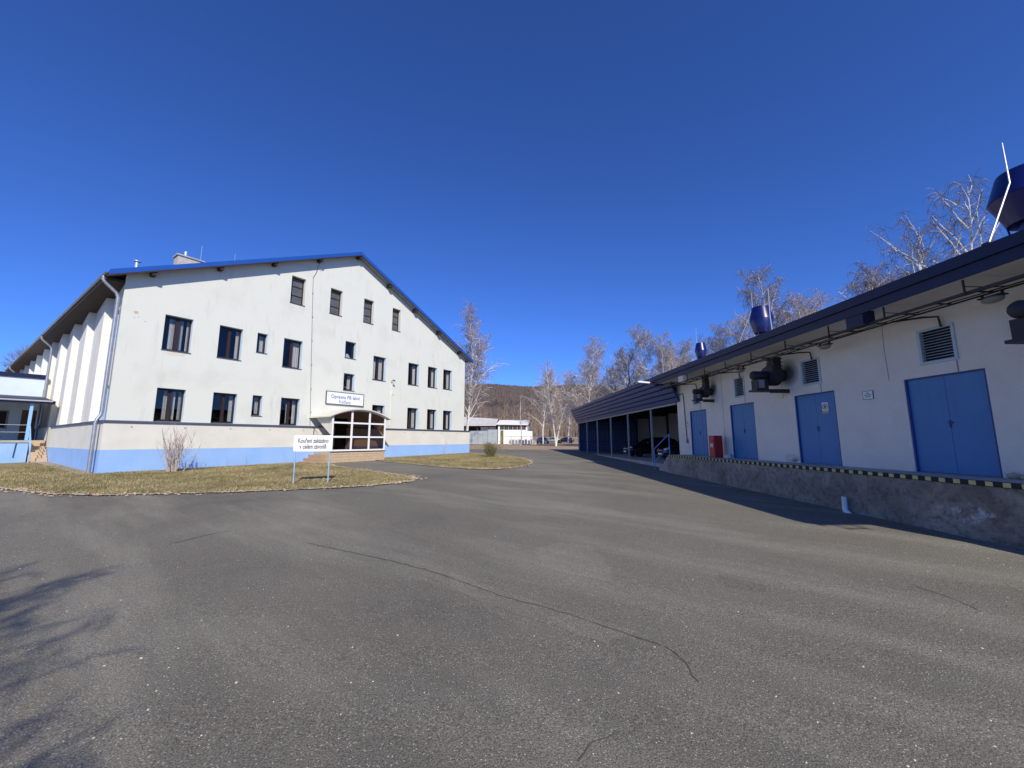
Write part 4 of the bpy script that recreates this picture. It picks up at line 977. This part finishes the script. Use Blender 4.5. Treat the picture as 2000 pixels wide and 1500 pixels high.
# centrifugal fans on wall brackets
for i, (s, k) in enumerate(((16.05, .76), (11.9, 1.0), (5.55, 1.0))):
    t = thing('extract_fan', ['smallest black centrifugal fan high on the wall, above the far blue doors', 'black centrifugal fan high on the wall between second and third blue doors', 'black centrifugal fan cut by the right picture edge'][i], 'fan', WF.w(s, -LW, 3.24 + (.12 if i == 0 else 0)), WF.rz, 'wall fans')
    MB().box(-.20 * k, .20 * k, .0, 1.03 * k, 0, .055).build('bracket_plate', 'dark', t)
    MB().box(-.20 * k, -.15 * k, .004, .6 * k, -.06, -.002).build('bracket_rib', 'dark', t)
    MB().lathe([(.13 * k, .58 * k), (.14 * k, .60 * k), (.14 * k, .98 * k), (.12 * k, 1.02 * k), (.05 * k, 1.06 * k)], (0, 0, .50 * k), 20, 'y').build('motor', 'dark', t, smooth=True)
    sp = []; n = 28
    for q in range(n):
        a = 2 * math.pi * q / n; r = (.27 + .10 * q / n) * k; sp.append((r * math.sin(a), .26 * k, .50 * k + r * math.cos(a)))
    MB().prism(sp, (0, .30 * k, 0)).build('scroll_housing', 'dark', t)
    MB().lathe([(.18 * k, .02), (.18 * k, .22 * k), (.15 * k, .26 * k)], (0, 0, .50 * k), 20, 'y').build('inlet', 'dark', t, smooth=True)
    MB().box(-.16 * k, .16 * k, .62 * k, .95 * k, .056, .37 * k).build('motor_stand', 'dark', t); MB().box(-.166 * k, -.162 * k, .75 * k, .93 * k, .10, .35 * k).build('stand_plate', 'soffit', t)
    MB().box(-.34 * k, -.06 * k, .30 * k, .54 * k, .62 * k, 1.02 + .1 * (1 - k)).build('outlet_duct', 'dark', t)
    for q in range(3): MB().box(-.37 * k, -.03 * k, .27 * k, .57 * k, .74 * k + .11 * q, .765 * k + .11 * q).build('duct_flange', 'dark', t)
# roof ventilators
for i, (s, L, k) in enumerate(((17.25, 9.3, .50), (13.1, 9.3, .74), (6.0, 9.3, 1.02))):
    zt = (6.10, 6.36, 6.42)[i]; t = thing('roof_ventilator', ['smallest dark blue ventilator cowl on the warehouse roof, farthest away', 'middle dark blue ventilator cowl on the warehouse roof', 'largest dark blue ventilator cowl at the right picture edge'][i], 'ventilator', WF.w(s, -L, 4.86), WF.rz, 'roof ventilators')
    h = zt - 4.86; r = k / 2; hb = min(.92 * k + .25, .95); b = h - hb
    MB().lathe([(r * .42, 0), (r * .42, b + .05)], n=24).build('duct', 'vent_blue', t, smooth=True)
    MB().lathe([(r * .62, b - .0), (r * .66, b + .01), (r * .72, b + hb * .12), (r * 1.0, b + hb * .50), (r * .98, b + hb * .52)], n=36).build('lower_cone', 'vent_blue', t, smooth=True)
    MB().lathe([(r * 1.0, b + hb * .50), (r * 1.015, b + hb * .51), (r * 1.0, b + hb * .53), (r * .74, b + hb * .98), (r * .72, b + hb)], n=36).build('upper_cone', 'vent_blue', t, smooth=True)
    for q in range(4):
        a = q * 1.57 + .4; MB().tube([(r * .5 * math.cos(a), r * .5 * math.sin(a), 0), (r * .66 * math.cos(a), r * .66 * math.sin(a), b + .1)], .015, 5).build('strut', 'dark', t)
# lightning rods on the warehouse roof
def rod(label, pts, r=.014):
    base = WF.w(pts[0][0], -pts[0][1], pts[0][2]); t = thing('lightning_rod', label, 'rod', base, WF.rz, 'warehouse lightning rods')
    q = [(p[0] - pts[0][0], -(p[1] - pts[0][1]), p[2] - pts[0][2]) for p in pts]
    MB().tube(q, [r] * (len(q) - 1) + [r * .6], 6).build('rod', 'galv', t, smooth=True); MB().box(-.05, .05, -.05, .05, -.0, .05).build('clamp', 'dark', t)
rod('bent lightning rod leaning against the largest ventilator', [(5.8, 8.05, 4.9), (5.71, 8.5, 5.97), (5.71, 8.5, 6.70)], .013)
rod('straight lightning rod in front of the middle ventilator', [(11.45, 8.45, 4.9), (11.43, 8.4, 5.5), (11.41, 8.4, 6.40)])
rod('thin lightning rod behind the middle ventilator', [(13.8, 9.5, 4.87), (13.8, 9.5, 5.9), (13.8, 9.5, 7.17)])
rod('slanting stay beside the middle ventilator', [(13.3, 8.45, 4.88), (13.01, 8.9, 6.2)])
rod('lightning rod at the far end of the warehouse roof', [(18.8, 8.2, 4.88), (18.82, 8.2, 6.12)])
rod('thin lightning rod over the smallest ventilator', [(17.6, 9.3, 4.88), (17.55, 9.3, 6.91)], .011)
t = thing('flood_lamp', 'white flat flood lamp on an arm at the far roof corner of the warehouse', 'lamp', WF.w(19.45, -8.0, 4.6), WF.rz)
MB().box(-.06, .06, .0, .3, -.02, .02).build('arm', 'dark', t); MB().prism([(-.12, .28, -.04), (.12, .28, -.04), (.10, .85, .01), (-.10, .85, .01)], (0, 0, .07)).build('lamp_head', 'sign_white', t)

# ------------------------------------------------------------------ open carport shed
K = thing('carport_shed', 'long open carport shed with dark blue corrugated fascia beyond the warehouse', 'shed', WF.w(31, -9, .3), WF.rz)
kx = lambda s: s - 31
ky = lambda L: 9 - L
kz = lambda z: z - .3
SA, SB, LB = 19.42, 43.0, 15.6
MB().box(kx(SA), kx(SB), ky(LB), ky(8.85), kz(.1), kz(.53)).build('floor_slab', 'slab', K)
for s in (22.8, 26.85, 30.9, 35.0, 39.0, 42.75):
    MB().box(kx(s) - .04, kx(s) + .04, ky(9.13), ky(9.04), kz(.53), kz(3.52)).build('post', 'steel_grey', K)
    MB().box(kx(s) - .06, kx(s) + .06, ky(15.45), ky(15.30), kz(.53), kz(3.9)).build('rear_post', 'dark', K)
MB().box(kx(SA), kx(SB), ky(9.16), ky(9.0), kz(3.52), kz(3.64)).build('front_beam', 'steel_grey', K)
NP = 6
for k in range(NP):
    a, b = k / NP, (k + 1) / NP
    La, Lb = 9.0 - .68 * a, 9.0 - .68 * b; za, zb = 3.60 + 1.46 * a, 3.60 + 1.46 * b
    prof = [(La, za), (La - .075, za + .025), (Lb - .06 + .02, zb - .05), (Lb + .0, zb - .008)]
    pts = [(kx(SA - .5), ky(l), kz(z)) for l, z in prof] + [(kx(SA - .5), ky(prof[3][0] + .02), kz(prof[3][1])), (kx(SA - .5), ky(prof[0][0] + .02), kz(prof[0][1]))]
    MB().prism(pts, (SB + .2 - SA + .5, 0, 0)).build('fascia_panel', 'shed_blue', K)
MB().prism([(kx(SA - .45), ky(8.34), kz(5.06)), (kx(SA - .45), ky(LB), kz(4.2)), (kx(SA - .45), ky(LB), kz(4.1)), (kx(SA - .45), ky(8.36), kz(4.97))], (SB - SA + .6, 0, 0)).build('roof', 'shed_blue', K)
MB().prism([(kx(SA - .5), ky(8.36), kz(5.07)), (kx(SA - .5), ky(9.9), kz(4.93)), (kx(SA - .5), ky(9.7), kz(4.75)), (kx(SA - .5), ky(8.6), kz(4.78))], (-.03, 0, 0)).build('gable_trim', 'sign_white', K)
MB().prism([(kx(SB + .1), ky(9.0), kz(3.6)), (kx(SB + .1), ky(8.33), kz(5.05)), (kx(SB + .1), ky(LB), kz(4.2)), (kx(SB + .1), ky(LB), kz(3.6))], (.05, 0, 0)).build('gable_end', 'shed_blue', K)
# corrugated end wall panels and grey rear panels
def corr(w, h, n, d):
    mb = MB(); vs_ = []
    for k in range(n * 4 + 1):
        x = w * k / (n * 4); y = (0, d, d, 0)[k % 4]; vs_ += [(x, y, 0), (x, y, h)]
    mb.add(vs_, [(2 * k, 2 * k + 1, 2 * k + 3, 2 * k + 2) for k in range(n * 4)]); return mb
pm = corr(.82, 3.2, 4, .035).mesh('wall_panel', 'shed_blue', fix=False)
for k in range(8): obj('wall_panel', pm, K, (kx(SB) - .0, ky(9.05 + .82 * k), kz(.5)), (0, 0, R(-90)))
pm = corr(1.0, 3.62, 4, .03).mesh('rear_panel', 'shed_grey', fix=False)
for k in range(23): obj('rear_panel', pm, K, (kx(SA + 1.02 * k + .1), ky(15.5), kz(.53)))
for z in (1.6, 2.9): MB().box(kx(SB) - .10, kx(SB) - .04, ky(15.4), ky(9.1), kz(z), kz(z + .06)).build('wall_rail', 'dark', K)
MB().box(kx(SA - .4), kx(SB), ky(15.66), ky(15.6), kz(.3), kz(4.12)).build('rear_wall', 'shed_grey', K)
MB().box(kx(SA), kx(SB), ky(15.38), ky(15.32), kz(1.55), kz(1.61)).build('wall_rail', 'dark', K)
for s in (22.8, 26.85, 30.9, 35.0, 39.0): MB().prism([(kx(s) - .05, ky(9.1), kz(3.65)), (kx(s) - .05, ky(LB), kz(3.9)), (kx(s) - .05, ky(LB), kz(4.08)), (kx(s) - .05, ky(9.1), kz(4.85))], (.1, 0, 0)).build('rafter', 'dark', K)

# ------------------------------------------------------------------ cars
def car(name, label, loc, rz, paint, hatch=True, group=None, lamps=True):
    t = thing(name, label, 'car', loc, rz, group)
    # x forward; stations (x, z_bottom, z_shoulder, half width)
    st = [(2.10, .38, .58, .56), (2.02, .26, .68, .72), (1.75, .20, .76, .82), (1.30, .20, .84, .86), (.85, .20, .90, .87), (0.0, .20, .93, .88), (-1.0, .20, .95, .88), (-1.6, .22, .97, .86), (-1.95, .28, .96, .80), (-2.08, .40, .80, .70)]
    vs_, fs_ = [], []
    for (x, zb, zs_, w) in st:
        vs_ += [(x, -w * .92, zb), (x, -w, (zb + zs_) * .5), (x, -w * .95, zs_), (x, -w * .5, zs_ + .035), (x, w * .5, zs_ + .035), (x, w * .95, zs_), (x, w, (zb + zs_) * .5), (x, w * .92, zb)]
    n = 8
    for i in range(len(st) - 1):
        for j in range(n): fs_.append((i * n + j, i * n + (j + 1) % n, (i + 1) * n + (j + 1) % n, (i + 1) * n + j))
    fs_ += [tuple(range(n)), tuple(range((len(st) - 1) * n, len(st) * n))]
    b = MB().add(vs_, fs_).build('body', paint, t, smooth=True)
    md = b.modifiers.new('sub', 'SUBSURF'); md.levels = md.render_levels = 1
    rear = -1.9 if hatch else -1.35
    cb = [(.95, .90, .90, .80), (.30, .93, 1.34, .66), (-.05, .95, 1.43, .62), (-.9, .95, 1.43, .62), (rear + .45, .95, 1.32, .62), (rear, .93, .96, .74)]
    vs_, fs_ = [], []
    for (x, z0, z1, w) in cb:
        w0 = .82; vs_ += [(x, -w0, z0 - .02), (x, -w, z1), (x, 0, z1 + .03), (x, w, z1), (x, w0, z0 - .02)]
    for i in range(len(cb) - 1):
        for j in range(4): fs_.append((i * 5 + j, i * 5 + j + 1, (i + 1) * 5 + j + 1, (i + 1) * 5 + j))
    MB().add(vs_, fs_).build('cabin', paint, t, smooth=True)
    for s in (-1, 1):
        MB().poly([(.74, s * .815, .97), (.30, s * .70, 1.28), (-.02, s * .672, 1.37), (-.02, s * .83, .97)]).build('side_window', 'car_glass', t)
        MB().poly([(-.10, s * .83, .97), (-.10, s * .672, 1.37), (-.88, s * .672, 1.37), (-1.15, s * .83, .98)]).build('side_window', 'car_glass', t)
        for x in (1.32, -1.28):
            wheel = MB().lathe([(.20, -.10), (.31, -.10), (.33, -.06), (.33, .06), (.31, .10), (.20, .10)], (0, 0, 0), 24, 'y').build('wheel', 'rubber', t, smooth=True, loc=(x, s * .80, .33))
            MB().lathe([(.20, -.09), (.205, -.04), (.05, -.075), (.05, .075), (.205, .04), (.20, .09)], (0, 0, 0), 20, 'y').build('rim', 'chrome', wheel, smooth=True)
        MB().prism([(2.02, s * .40, .60), (1.96, s * .66, .62), (1.78, s * .80, .72), (1.86, s * .66, .76), (2.00, s * .42, .70)], (.03, 0, .01)).build('headlight', 'lamp_glass', t)
        MB().box(-2.06, -1.96, s * .72 - .1, s * .72 + .1, .72, .9).build('tail_light', 'red_lamp', t)
        MB().box(.55, .68, s * .93 - .07, s * .93 + .07, .96, 1.07).build('wing_mirror', paint, t, bevel=.02)
    MB().poly([(.92, -.72, .95), (.92, .72, .95), (.33, .60, 1.345), (.33, -.60, 1.345)]).build('windscreen', 'car_glass', t)
    for v_ in t.children[-1].data.vertices: v_.co.x += .02; v_.co.z += .02
    MB().box(2.055, 2.10, -.36, .36, .46, .60).build('grille', 'black', t); MB().box(2.105, 2.12, -.26, .26, .34, .45).build('number_plate', 'sign_white', t)
    MB().box(2.06, 2.115, -.40, .40, .605, .625).build('grille_bar', 'chrome', t)
    return t
FL = .53
RZV = WF.rz + math.pi / 2
car('hatchback_car', 'dark hatchback parked nose out in the carport behind the posts', WF.w(30.2, -12.0, FL), WF.rz + math.pi / 2, 'car_dark')
car('hatchback_car', 'dark car with bright front lamps parked behind the blue stair railing', WF.w(24.6, -12.35, FL), WF.rz + math.pi / 2, 'car_dark')

# ------------------------------------------------------------------ trees
def limb(p, d, length, n, wob, rnd, up=0.0, droop=0.0):
    """points of a bending branch"""
    pts = [Vector(p)]; d = Vector(d).normalized(); st_ = length / n
    for k in range(n):
        d = (d + Vector((rnd.gauss(0, wob), rnd.gauss(0, wob), rnd.gauss(0, wob) + up - droop * (k + 1) / n))).normalized()
        pts.append(pts[-1] + d * st_)
    return pts
def make_tree(seed, H, kind='birch', stems=1, spread=1.0, dens=1.0, low=0.28, twig_r=0.013, thick=1.0):
    rnd = random.Random(seed); wood, tw = MB(), MB()
    for s_ in range(stems):
        a0 = rnd.random() * 6.28; tilt = 0.0 if stems == 1 else rnd.uniform(.06, .16); h = H * (1 if s_ == 0 else rnd.uniform(.75, .97))
        d0 = Vector((math.cos(a0) * tilt, math.sin(a0) * tilt, 1)); n = 14
        r0 = h * .0105 * min(thick, 1.25) * (1 if stems == 1 else .8) * (1.35 if kind == 'oak' else 1)
        tr = limb((0, 0, -.3), d0, h, n, .045 if kind == 'birch' else .06, rnd, up=.05)
        rad = [max(.012, r0 * (1 - (k / n)) ** .9 + .008) for k in range(n + 1)]
        wood.tube(tr, rad, 8)
        nb = int((34 if kind == 'birch' else 30) * dens)
        for b in range(nb):
            f_ = low + (1 - low) * ((b + rnd.random()) / nb) ** .85 * .97; i = min(n - 1, int(f_ * n)); t = f_ * n - i
            p = tr[i].lerp(tr[i + 1], t); a = b * 2.4 + rnd.uniform(-.5, .5)
            rel = (f_ - low) / (1 - low)
            L_ = h * spread * (.30 * (1 - rel) ** .7 * (.55 + .45 * min(1, rel * 5 + .35)) + .055) * rnd.uniform(.7, 1.2)
            el = rnd.uniform(.75, 1.25) if kind == 'birch' else rnd.uniform(.35, .95)
            d = Vector((math.cos(a) * math.cos(el), math.sin(a) * math.cos(el), math.sin(el)))
            m_ = 6; br = limb(p, d, L_, m_, .10 if kind == 'birch' else .16, rnd, up=.06, droop=.16 if kind == 'birch' else .0)
            rb = max(.014, min(rad[i] * .55, L_ * .013)) * thick; wood.tube(br, [max(.007, rb * (1 - k / (m_ + 1.0))) for k in range(m_ + 1)], 5, cap=False)
            ns = max(4, int(L_ * 3.2 * dens))
            for q in range(ns):
                g = .22 + .78 * (q + rnd.random()) / ns; j = min(m_ - 1, int(g * m_)); pp = br[j].lerp(br[j + 1], g * m_ - j)
                bd = (br[j + 1] - br[j]).normalized(); sd = Vector((rnd.gauss(0, 1), rnd.gauss(0, 1), rnd.gauss(.1, .6))).normalized()
                dd = (bd * .75 + sd * .8).normalized(); l2 = L_ * rnd.uniform(.18, .36) * (1.1 - g * .4)
                sb = limb(pp, dd, l2, 3, .14, rnd, up=.02, droop=.14 if kind == 'birch' else -.02)
                (tw if l2 < .75 else wood).tube(sb, [max(twig_r, rb * .35), twig_r * 1.2, twig_r, twig_r * .7], 3, cap=False)
                for w in range(int(rnd.uniform(6, 10))):
                    u = rnd.random(); jj = min(2, int(u * 3)); p3 = sb[jj].lerp(sb[jj + 1], u * 3 - jj)
                    if kind == 'birch': d3 = Vector((rnd.gauss(0, .7), rnd.gauss(0, .7), rnd.gauss(-.15, .55)))
                    else: d3 = (sb[jj + 1] - sb[jj]).normalized() * .8 + Vector((rnd.gauss(0, .6), rnd.gauss(0, .6), rnd.gauss(.25, .4)))
                    l3 = rnd.uniform(.35, .95) * (h / 15) ** .5
                    t3 = limb(p3, d3, l3, 2, .18, rnd, droop=.75 if kind == 'birch' else -.05)
                    tw.tube(t3, [twig_r * .8, twig_r * .65, twig_r * .35], 3, cap=False)
    return wood, tw
tree_mesh = {}
def tree_data(key, **kw):
    if key not in tree_mesh:
        wd, tw = make_tree(**kw); oak = kw.get('kind') == 'oak'
        tree_mesh[key] = (wd.mesh('trunk', 'bark_dark' if oak else 'bark_white', True, False), tw.mesh('crown', 'twig_grey' if oak else 'twig', False, False))
    return tree_mesh[key]
def tree(name, label, x, y, key, rz=0.0, sc=1.0, lean=(0, 0), group='bare trees around the yard', z=None):
    t = thing(name, label, 'tree', (x, y, gz(x, y) if z is None else z), 0, group); t.rotation_euler = (lean[0], lean[1], rz); t.scale = (sc, sc, sc)
    a, b = tree_mesh[key]; obj('trunk', a, t); obj('crown', b, t); return t
tree_data('b1', seed=1, H=15, dens=1.15, low=.20, spread=1.1)
tree_data('b2', seed=2, H=15, stems=2, dens=1.0, low=.2, spread=1.1)
tree_data('b3', seed=3, H=15, dens=1.1, low=.22, spread=1.1)
tree_data('b4', seed=4, H=14, stems=3, dens=.8, low=.2, spread=1.15)
tree_data('b6', seed=9, H=15, dens=.62, low=.3, spread=1.2, thick=1.7)
tree_data('b5', seed=5, H=12, dens=.35, low=.3, spread=.45)
tree_data('o1', seed=6, H=14, kind='oak', dens=1.1, low=.22, spread=1.35)
def at(px, d, py=860):
    p = math.atan(HOR / F_PX); b = -(py - 750); return (px - 1000) / (F_PX * math.cos(p) - b * math.sin(p)) * d
TR = [('birch_tree', 'tall double-stemmed birch just right of the gabled building', 910, 62, 'b2', .4, 1.42), 
      ('birch_tree', 'slim leaning birch with few branches in front of the pale far building', 1017, 74, 'b5', 1.0, .80),
      ('birch_tree', 'spreading birch left of the carport with low slanting limbs', 1084, 66, 'b4', 2.0, .98),
      ('birch_tree', 'round-topped birch rising behind the left end of the carport', 1137, 62, 'b1', 0.2, 1.13),
      ('oak_tree', 'dark grey broad tree without white bark behind the carport', 1212, 56, 'o1', 1.3, .98),
      ('birch_tree', 'left one of the two tallest birches behind the carport', 1272, 50, 'b3', 3.0, 1.06),
      ('birch_tree', 'right one of the two tallest birches behind the carport', 1301, 47, 'b1', 2.2, .96),
      ('birch_tree', 'pale birch just left of the smallest roof ventilator', 1338, 44, 'b2', 4.0, .80),
      ('birch_tree', 'low birch just right of the smallest roof ventilator', 1402, 42, 'b1', 5.0, .88),
      ('birch_tree', 'birch left of the middle roof ventilator', 1448, 38, 'b3', 1.5, .92),
      ('birch_tree', 'tall bright birch right of the middle roof ventilator', 1532, 32, 'b1', 2.6, 1.10),
      ('birch_tree', 'small birch top behind the middle of the warehouse roof', 1605, 30, 'b1', 3.4, .86),
      ('birch_tree', 'thin birch top showing low over the warehouse roof', 1712, 26, 'b3', 4.4, .86),
      ('birch_tree', 'wide birch with bright limbs over the right half of the warehouse roof', 1800, 21, 'b6', 4.3, .92),
      ('birch_tree', 'tallest birch beside the largest roof ventilator', 1880, 19, 'b6', 2.4, .97)]
for (nm, lb, px, d, key, rz, sc) in TR: tree(nm, lb, at(px, d, 860 - 8000 / d), d, key, rz, sc, lean=(0, .10) if key == 'b5' else (0, 0))
tree('oak_tree', 'small dark bare tree behind the annex at the left picture edge', -69, 55, 'o1', 2.0, .95)
tree('birch_tree', 'bare tree behind the viewer whose branch shadows fall on the asphalt', -1.75, -5.35, 'b4', 1.1, .58)
# fainter trees behind the row
for i, (px, d, key, rz, sc, lb) in enumerate(((1060, 84, 'b3', 1, 1.0, 'fainter birch behind the spreading birch left of the carport'), (1108, 80, 'b1', 2, 1.02, 'fainter birch between the spreading and the round-topped birch'),
        (1165, 72, 'b3', 3, 1.02, 'fainter birch between the round-topped birch and the dark tree'), (1240, 62, 'b1', 4, 1.0, 'fainter birch between the dark tree and the two tallest birches'),
        (1186, 66, 'b4', 5.2, 1.0, 'fainter many-stemmed birch left of the dark grey tree'), (1322, 54, 'b3', .7, .98, 'fainter birch behind the gap right of the two tallest birches'),
        (1368, 50, 'b4', 1.9, .85, 'fainter many-stemmed birch behind the smallest ventilator'), (1425, 46, 'b1', 2.9, .88, 'fainter birch between the small and the middle ventilator'),
        (1490, 40, 'b4', 3.9, .98, 'fainter many-stemmed birch behind the middle ventilator'), (1570, 36, 'b3', 5.6, .95, 'fainter birch right of the tall bright birch'), (1655, 31, 'b1', .9, .80, 'fainter birch top low over the middle of the warehouse roof'),
        (1750, 27, 'b3', 2.1, .92, 'fainter birch left of the wide birch over the warehouse roof'))):
    tree('birch_tree', lb, at(px, d, 860 - 7000 / d), d, key, rz, sc)

# far wood below the hill: one mass of bare trunks and twigs
rnd = random.Random(21); mb = MB()
for i in range(620):
    d = rnd.uniform(125, 262); x = rnd.uniform(-.45, .75) * d; z = gz(x, d) - .2; h = rnd.uniform(9, 15); r = rnd.uniform(.07, .14)
    lx, ly = rnd.gauss(0, .04) * h, rnd.gauss(0, .04) * h
    top = Vector((x + lx, d + ly, z + h)); base = Vector((x, d, z)); mb.tube([base, base.lerp(top, .5) + Vector((rnd.gauss(0, .15), 0, 0)), top], [r, r * .6, .03], 3, cap=False)
    for b in range(20):
        f_ = rnd.uniform(.25, .97); p = base.lerp(top, f_); a = rnd.random() * 6.28; l = h * (.26 * (1 - f_) + .07) * rnd.uniform(.7, 1.3); e = rnd.uniform(.5, 1.2)
        q = p + Vector((math.cos(a) * math.cos(e), math.sin(a) * math.cos(e), math.sin(e))) * l; w = Vector((.045, 0, 0))
        mb.add([p - w, p + w, q], [(0, 1, 2)])
        for c in range(3):
            u = p.lerp(q, rnd.uniform(.3, 1)); e2 = Vector((rnd.gauss(0, .5), rnd.gauss(0, .5), rnd.uniform(.1, 1.0))) * l * .45
            mb.add([u - w * .6, u + w * .6, u + e2], [(0, 1, 2)])
tag(mb.build('bare_woodland', 'wood_far', None, fix=False), 'far brown leafless woodland at the foot of the hill', None, None, 'stuff')

# ------------------------------------------------------------------ shrubs
def shrub(name, label, x, y, seed, n, h, spread, m='shrub_bark', thick=.02, twigs=4, cat='shrub'):
    rnd = random.Random(seed); t = thing(name, label, cat, (x, y, gz(x, y) + .02)); mb, tw = MB(), MB()
    for k in range(n):
        a = rnd.random() * 6.28; e = rnd.uniform(.0, spread); l = h * rnd.uniform(.35, 1.0)
        p = limb((rnd.gauss(0, .12), rnd.gauss(0, .08), -.03), (math.cos(a) * e, math.sin(a) * e, 1), l, 6, .07, rnd, up=.08)
        r = thick * rnd.uniform(.4, 1.2); mb.tube(p, [r * (1 - .13 * j) for j in range(7)], 5)
        for q in range(twigs):
            j = rnd.randrange(3, 6); d = Vector((rnd.gauss(0, .4), rnd.gauss(0, .4), 1)); tw.tube(limb(p[j], d, l * rnd.uniform(.15, .4), 3, .12, rnd), [.006, .005, .004, .002], 3, cap=False)
    mb.build('stem', m, t, smooth=True, fix=False); tw.build('twig', m, t, fix=False); return t
shrub('bare_shrub', 'leafless many-stemmed shrub against the front wall near the building corner', -15.75, 18.9, 4, 34, 2.2, .62, thick=.032, twigs=7)
for i, (tt, hh) in enumerate(((3.9, .8), (4.5, .55), (4.95, .8), (5.3, .5), (5.75, .75))):
    w = FF.w(tt, -.35, 0); shrub('bare_sapling', ['first thin bare sapling right of the leafless shrub', 'second thin bare sapling right of the leafless shrub', 'third thin bare sapling right of the leafless shrub', 'fourth thin bare sapling right of the leafless shrub', 'fifth thin bare sapling right of the leafless shrub'][i], w.x, w.y, 30 + i, 3, hh, .25, thick=.007, twigs=1, cat='sapling')
w = FF.w(20.6, -1.1, 0); shrub('bare_sapling', 'pale leafless sapling on the lawn island near the wall', w.x, w.y, 40, 4, 1.7, .3, thick=.02, twigs=3, cat='sapling')
rnd = random.Random(50); t = thing('evergreen_bush', 'round yellow-green bush on the lawn island', 'bush', (-1.7, 31.4, gz(0, 31.4) + .03)); t.scale = (1.2, 1.2, 1.15); mb, lf = MB(), MB()
for k in range(16):
    a = rnd.random() * 6.28; e = rnd.uniform(.1, .9); p = limb((0, 0, -.02), (math.cos(a) * e, math.sin(a) * e, 1), rnd.uniform(.7, 1.15), 5, .1, rnd); mb.tube(p, [.016, .014, .012, .01, .007, .004], 4)
    for q in range(170):
        j = rnd.randrange(1, 5); c = p[j].lerp(p[j + 1], rnd.random()) + Vector((rnd.gauss(0, .12), rnd.gauss(0, .12), rnd.gauss(0, .10))); r = rnd.uniform(.018, .04)
        u = Vector((rnd.gauss(0, 1), rnd.gauss(0, 1), rnd.gauss(0, 1))).normalized(); w_ = u.cross(Vector((rnd.gauss(0, 1), rnd.gauss(0, 1), rnd.gauss(0, 1)))).normalized()
        lf.add([c - u * r, c + w_ * r * .6, c + u * r, c - w_ * r * .6], [(0, 1, 2, 3)])
mb.build('stem', 'shrub_bark', t, fix=False); lf.build('foliage', 'leaf_green', t, fix=False)

# ------------------------------------------------------------------ far buildings, gate, fence, cars
def fz(y): return gz(0, y)
d = 86.0; z0 = fz(d)
FB = thing('far_white_building', 'low white building with a dark window band far behind the yard', 'building', (at(1000, d), d, z0), R(-6))
MB().box(-3.0, 3.2, 0, 9, -.3, 4.1).build('wall', 'white_far', FB)
for k in range(6): 
    o = MB().box(-2.6 + .94 * k, -1.74 + .94 * k, -.04, 0.02, 3.05, 3.95).build('window', 'dark', FB); MB().box(-2.2 + .94 * k, -2.16 + .94 * k, -.06, -.041, 3.05, 3.95).build('window_bar', 'shed_grey', o)
MB().prism([(-3.3, -.5, 4.12), (3.5, -.5, 4.0), (3.5, 4.6, 5.1), (-3.3, 4.6, 5.2)], (0, 0, .16)).prism([(-3.3, 4.6, 5.2), (3.5, 4.6, 5.1), (3.5, 9.5, 4.0), (-3.3, 9.5, 4.1)], (0, 0, .16)).build('roof', 'white_far', FB)
MB().box(-2.5, -1.85, -.05, 0.0, -.2, 2.9).build('door', 'leaf_green', FB); MB().box(3.21, 4.3, .3, 3, -.3, 2.75).build('side_annex', 'white_far', FB)
FS = thing('far_open_shed', 'pale roofed open shed left of the far white building', 'shed', (at(940, d + 3), d + 3, fz(d + 3)), R(-4))
MB().prism([(-6.5, -1.2, 3.9), (3.4, -1.2, 3.9), (3.2, 5, 5.6), (-6.5, 5, 6.2)], (0, 0, .14)).build('roof', 'roof_pale', FS)
MB().prism([(3.3, -1.2, 3.9), (4.0, -.6, 3.75), (3.6, 5, 5.0), (3.2, 5, 5.6)], (0, 0, .13)).build('roof_hip', 'dark_wood', FS)
MB().box(-6.4, 3.2, 4.8, 5.0, -.2, 5.5).build('rear_wall', 'dark', FS); MB().box(-6.4, -1.8, .2, .4, -.2, 2.6).build('low_wall', 'white_far', FS)
MB().box(-.2, 3.2, .2, .4, 2.6, 3.7).build('upper_panel', 'white_far', FS)
for x in (-6.2, -3.5, -.8, 1.8): MB().box(x - .1, x + .1, -.8, -.6, -.2, 3.85).build('post', 'dark', FS)
G = thing('sheet_gate', 'pale grey sheet metal gate in front of the far open shed', 'gate', (at(943, 80), 80, fz(80)), R(-5))
for k in range(6): MB().box(-2.9 + .98 * k, -2.9 + .98 * k + .95, 0, .05, .1, 2.7 + (.25 if k > 3 else 0)).build('gate_panel', 'metal_gate', G)
for k in range(4): MB().box(-2.98 + 1.96 * k - .04, -2.98 + 1.96 * k + .04, -.06, -.005, 0, 2.9).build('gate_post', 'steel_grey', G)
FE = thing('wire_fence', 'low grey wire fence along the far edge of the yard', 'fence', (at(1060, 78), 78, fz(78)))
for k in range(14): MB().tube([(-8 + 1.9 * k, 0, -.2), (-8 + 1.9 * k, 0, 1.7)], .035, 5).build('fence_post', 'steel_grey', FE)
for z in (.15, .6, 1.05, 1.6): MB().tube([(-8, 0, z), (16.7, 0, z)], .012 if z < 1.5 else .025, 4).build('fence_wire', 'steel_grey', FE)
for k in range(9): MB().box(-6.6 + .62 * k, -6.1 + .62 * k, .2, .25, -.1, .95 + .1 * math.sin(k * 3)).build('fence_board', 'roof_pale', FE)
car('far_car', 'dark blue car parked far behind the wire fence', (at(1060, 92), 92, fz(92)), R(-75), 'car_blue')
car('far_car', 'grey car parked far right behind the wire fence', (at(1104, 98), 98, fz(98)), R(160), 'car_dark')
car('far_car', 'silver car parked far behind the fence near the leaning birch', (at(1078, 100), 100, fz(100)), R(170), 'car_silver')
